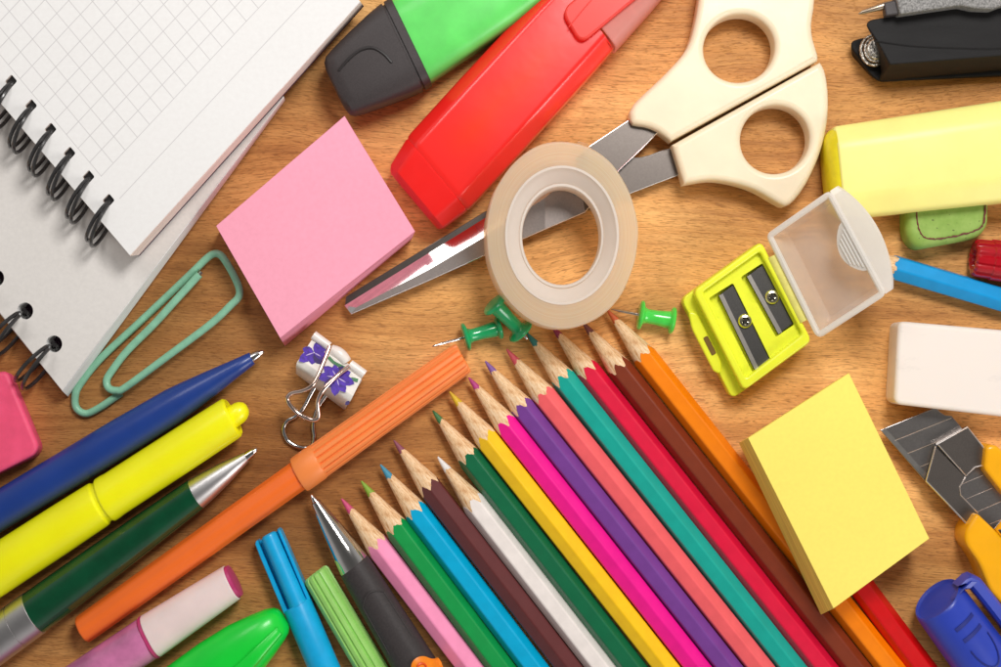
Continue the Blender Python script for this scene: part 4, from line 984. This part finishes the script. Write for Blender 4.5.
for an, ln, wd, mi in ((150, 13, 3.4, 1), (100, 9, 3.2, 1), (20, 10, 3.2, 1), (60, 10, 3, 2), (200, 9, 2.8, 1), (-60, 10, 2.8, 1), (-20, 10, 2.4, 1)): petal(314, 352.5, an, ln * 1.35, wd * 1.45, mi, .09 + .012 * (an % 7))
for an, ln, wd, mi in ((180, 15, 3.6, 1), (220, 13, 3.4, 1), (140, 13, 3, 2), (95, 15, 3.6, 1), (60, 14, 3.2, 1), (20, 15, 3.6, 1), (-20, 12, 3, 1), (-60, 10, 3, 2), (-100, 10, 2.6, 1)): petal(336.5, 377, an, ln * 1.28, wd * 1.4, mi, .1 + .012 * (an % 9))
for an, ln in ((185, 10), (30, 11), (75, 9), (240, 8)): petal(336.5, 377, an, ln, .6, 4, .26)
for an, ln in ((160, 9), (30, 8)): petal(314, 352.5, an, ln, .6, 4, .26)
def strip(p, w, mi, lift):
    q = [onplate(x, y, lift) for x, y in p]; q = smooth(q, 4)
    for i in range(len(q) - 1):
        d = (q[i + 1] - q[i]).normalized().cross(pn) * w; mb.add([q[i] - d, q[i + 1] - d, q[i + 1] + d, q[i] + d], [(0, 1, 2, 3)], mi)
strip([(328.5, 357), (334, 362.5), (341, 366), (347, 369)], .45, 3, .08); strip([(346, 381), (352, 379), (358, 380.5)], .5, 3, .08)
petal(345, 405, -40, 6, 2, 2, .12)
t.part('clip_body', mb, [whit, vio, vio2, gst, lil], ang=40)
h1 = [(330, 346, 8.6), (325, 359, 9.6), (317, 378, 11.0), (311, 386.5, 11.4), (301.5, 391, 10.6), (292, 393, 9.6), (287.5, 398, 9.0), (290, 405, 8.6), (299, 414, 8.4), (309.5, 419, 8.6), (316, 419.5, 9.0), (318.5, 415, 9.4), (317.5, 402, 10.6), (322.5, 391, 11.4), (334, 378.5, 10.6), (349, 366.5, 8.4)]
mb = MB(); mb.tube(smooth([W(*p) for p in h1], 6), .62, 10); t.part('handle', mb, rosegold, ang=60)
h2 = [(317, 383, .9), (310, 396, .9), (303, 409, .9), (295.5, 416.5, .9), (287.5, 421, .9), (283.5, 429, .9), (287, 439.5, .9), (296, 446, .9), (305.5, 448, .9), (312.5, 445, .9), (314.5, 437, .9), (313.5, 424, .9), (318.5, 407, .9), (329, 392, .9)]
mb = MB(); mb.tube(smooth([W(*p) for p in h2], 6), .62, 10); t.part('handle', mb, chrome, ang=60)

# ------------------------------------------------------------------ light, world, camera
w = bpy.data.worlds.new('World'); scene.world = w; w.use_nodes = True
nt = w.node_tree; bg = nt.nodes['Background']; bg.inputs['Strength'].default_value = 1.0
tc = nt.nodes.new('ShaderNodeTexCoord'); sx = nt.nodes.new('ShaderNodeSeparateXYZ'); cr = nt.nodes.new('ShaderNodeValToRGB')
nt.links.new(tc.outputs['Generated'], sx.inputs[0]); nt.links.new(sx.outputs['Z'], cr.inputs['Fac']); nt.links.new(cr.outputs['Color'], bg.inputs['Color'])
el = cr.color_ramp.elements; el[0].position = 0; el[0].color = (.5, .486, .472, 1); el[1].position = 1; el[1].color = (.1, .097, .094, 1)
k = el.new(.45); k.color = (.4, .392, .384, 1); k = el.new(.75); k.color = (.15, .146, .142, 1)
def area(name, loc, size, watts, col, target=(0, 0, 0)):
    l = bpy.data.lights.new(name, 'AREA'); l.energy = watts; l.size = size; l.color = col; l.shape = 'DISK'
    o = bpy.data.objects.new(name, l); COL.objects.link(o); o.location = loc
    o.rotation_euler = (Vector(loc) - Vector(target)).to_track_quat('Z', 'Y').to_euler(); return o
area('key_lamp', (.11, .24, .42), .15, 1.6, (1, .98, .955), (.02, .0, 0))
area('side_fill', (.46, -.36, .35), .3, 1.6, (1, .97, .94))  # unseen fill, added to brighten sides facing lower right
area('back_fill', (-.21, .34, .43), .2, .55, (1, .98, .96))  # unseen fill, added for a white reflection in the scissor bevel
cam = bpy.data.cameras.new('camera'); co = bpy.data.objects.new('camera', cam); COL.objects.link(co)
co.location = (0, 0, D * .001); cam.sensor_width = 36; cam.lens = 36 * D / (1001 * S); cam.clip_start = .02; cam.clip_end = 20
scene.camera = co
scene.view_settings.view_transform = 'Standard'; scene.view_settings.look = 'None'; scene.view_settings.exposure = 0; scene.view_settings.gamma = 1
scene.view_settings.use_curve_mapping = False
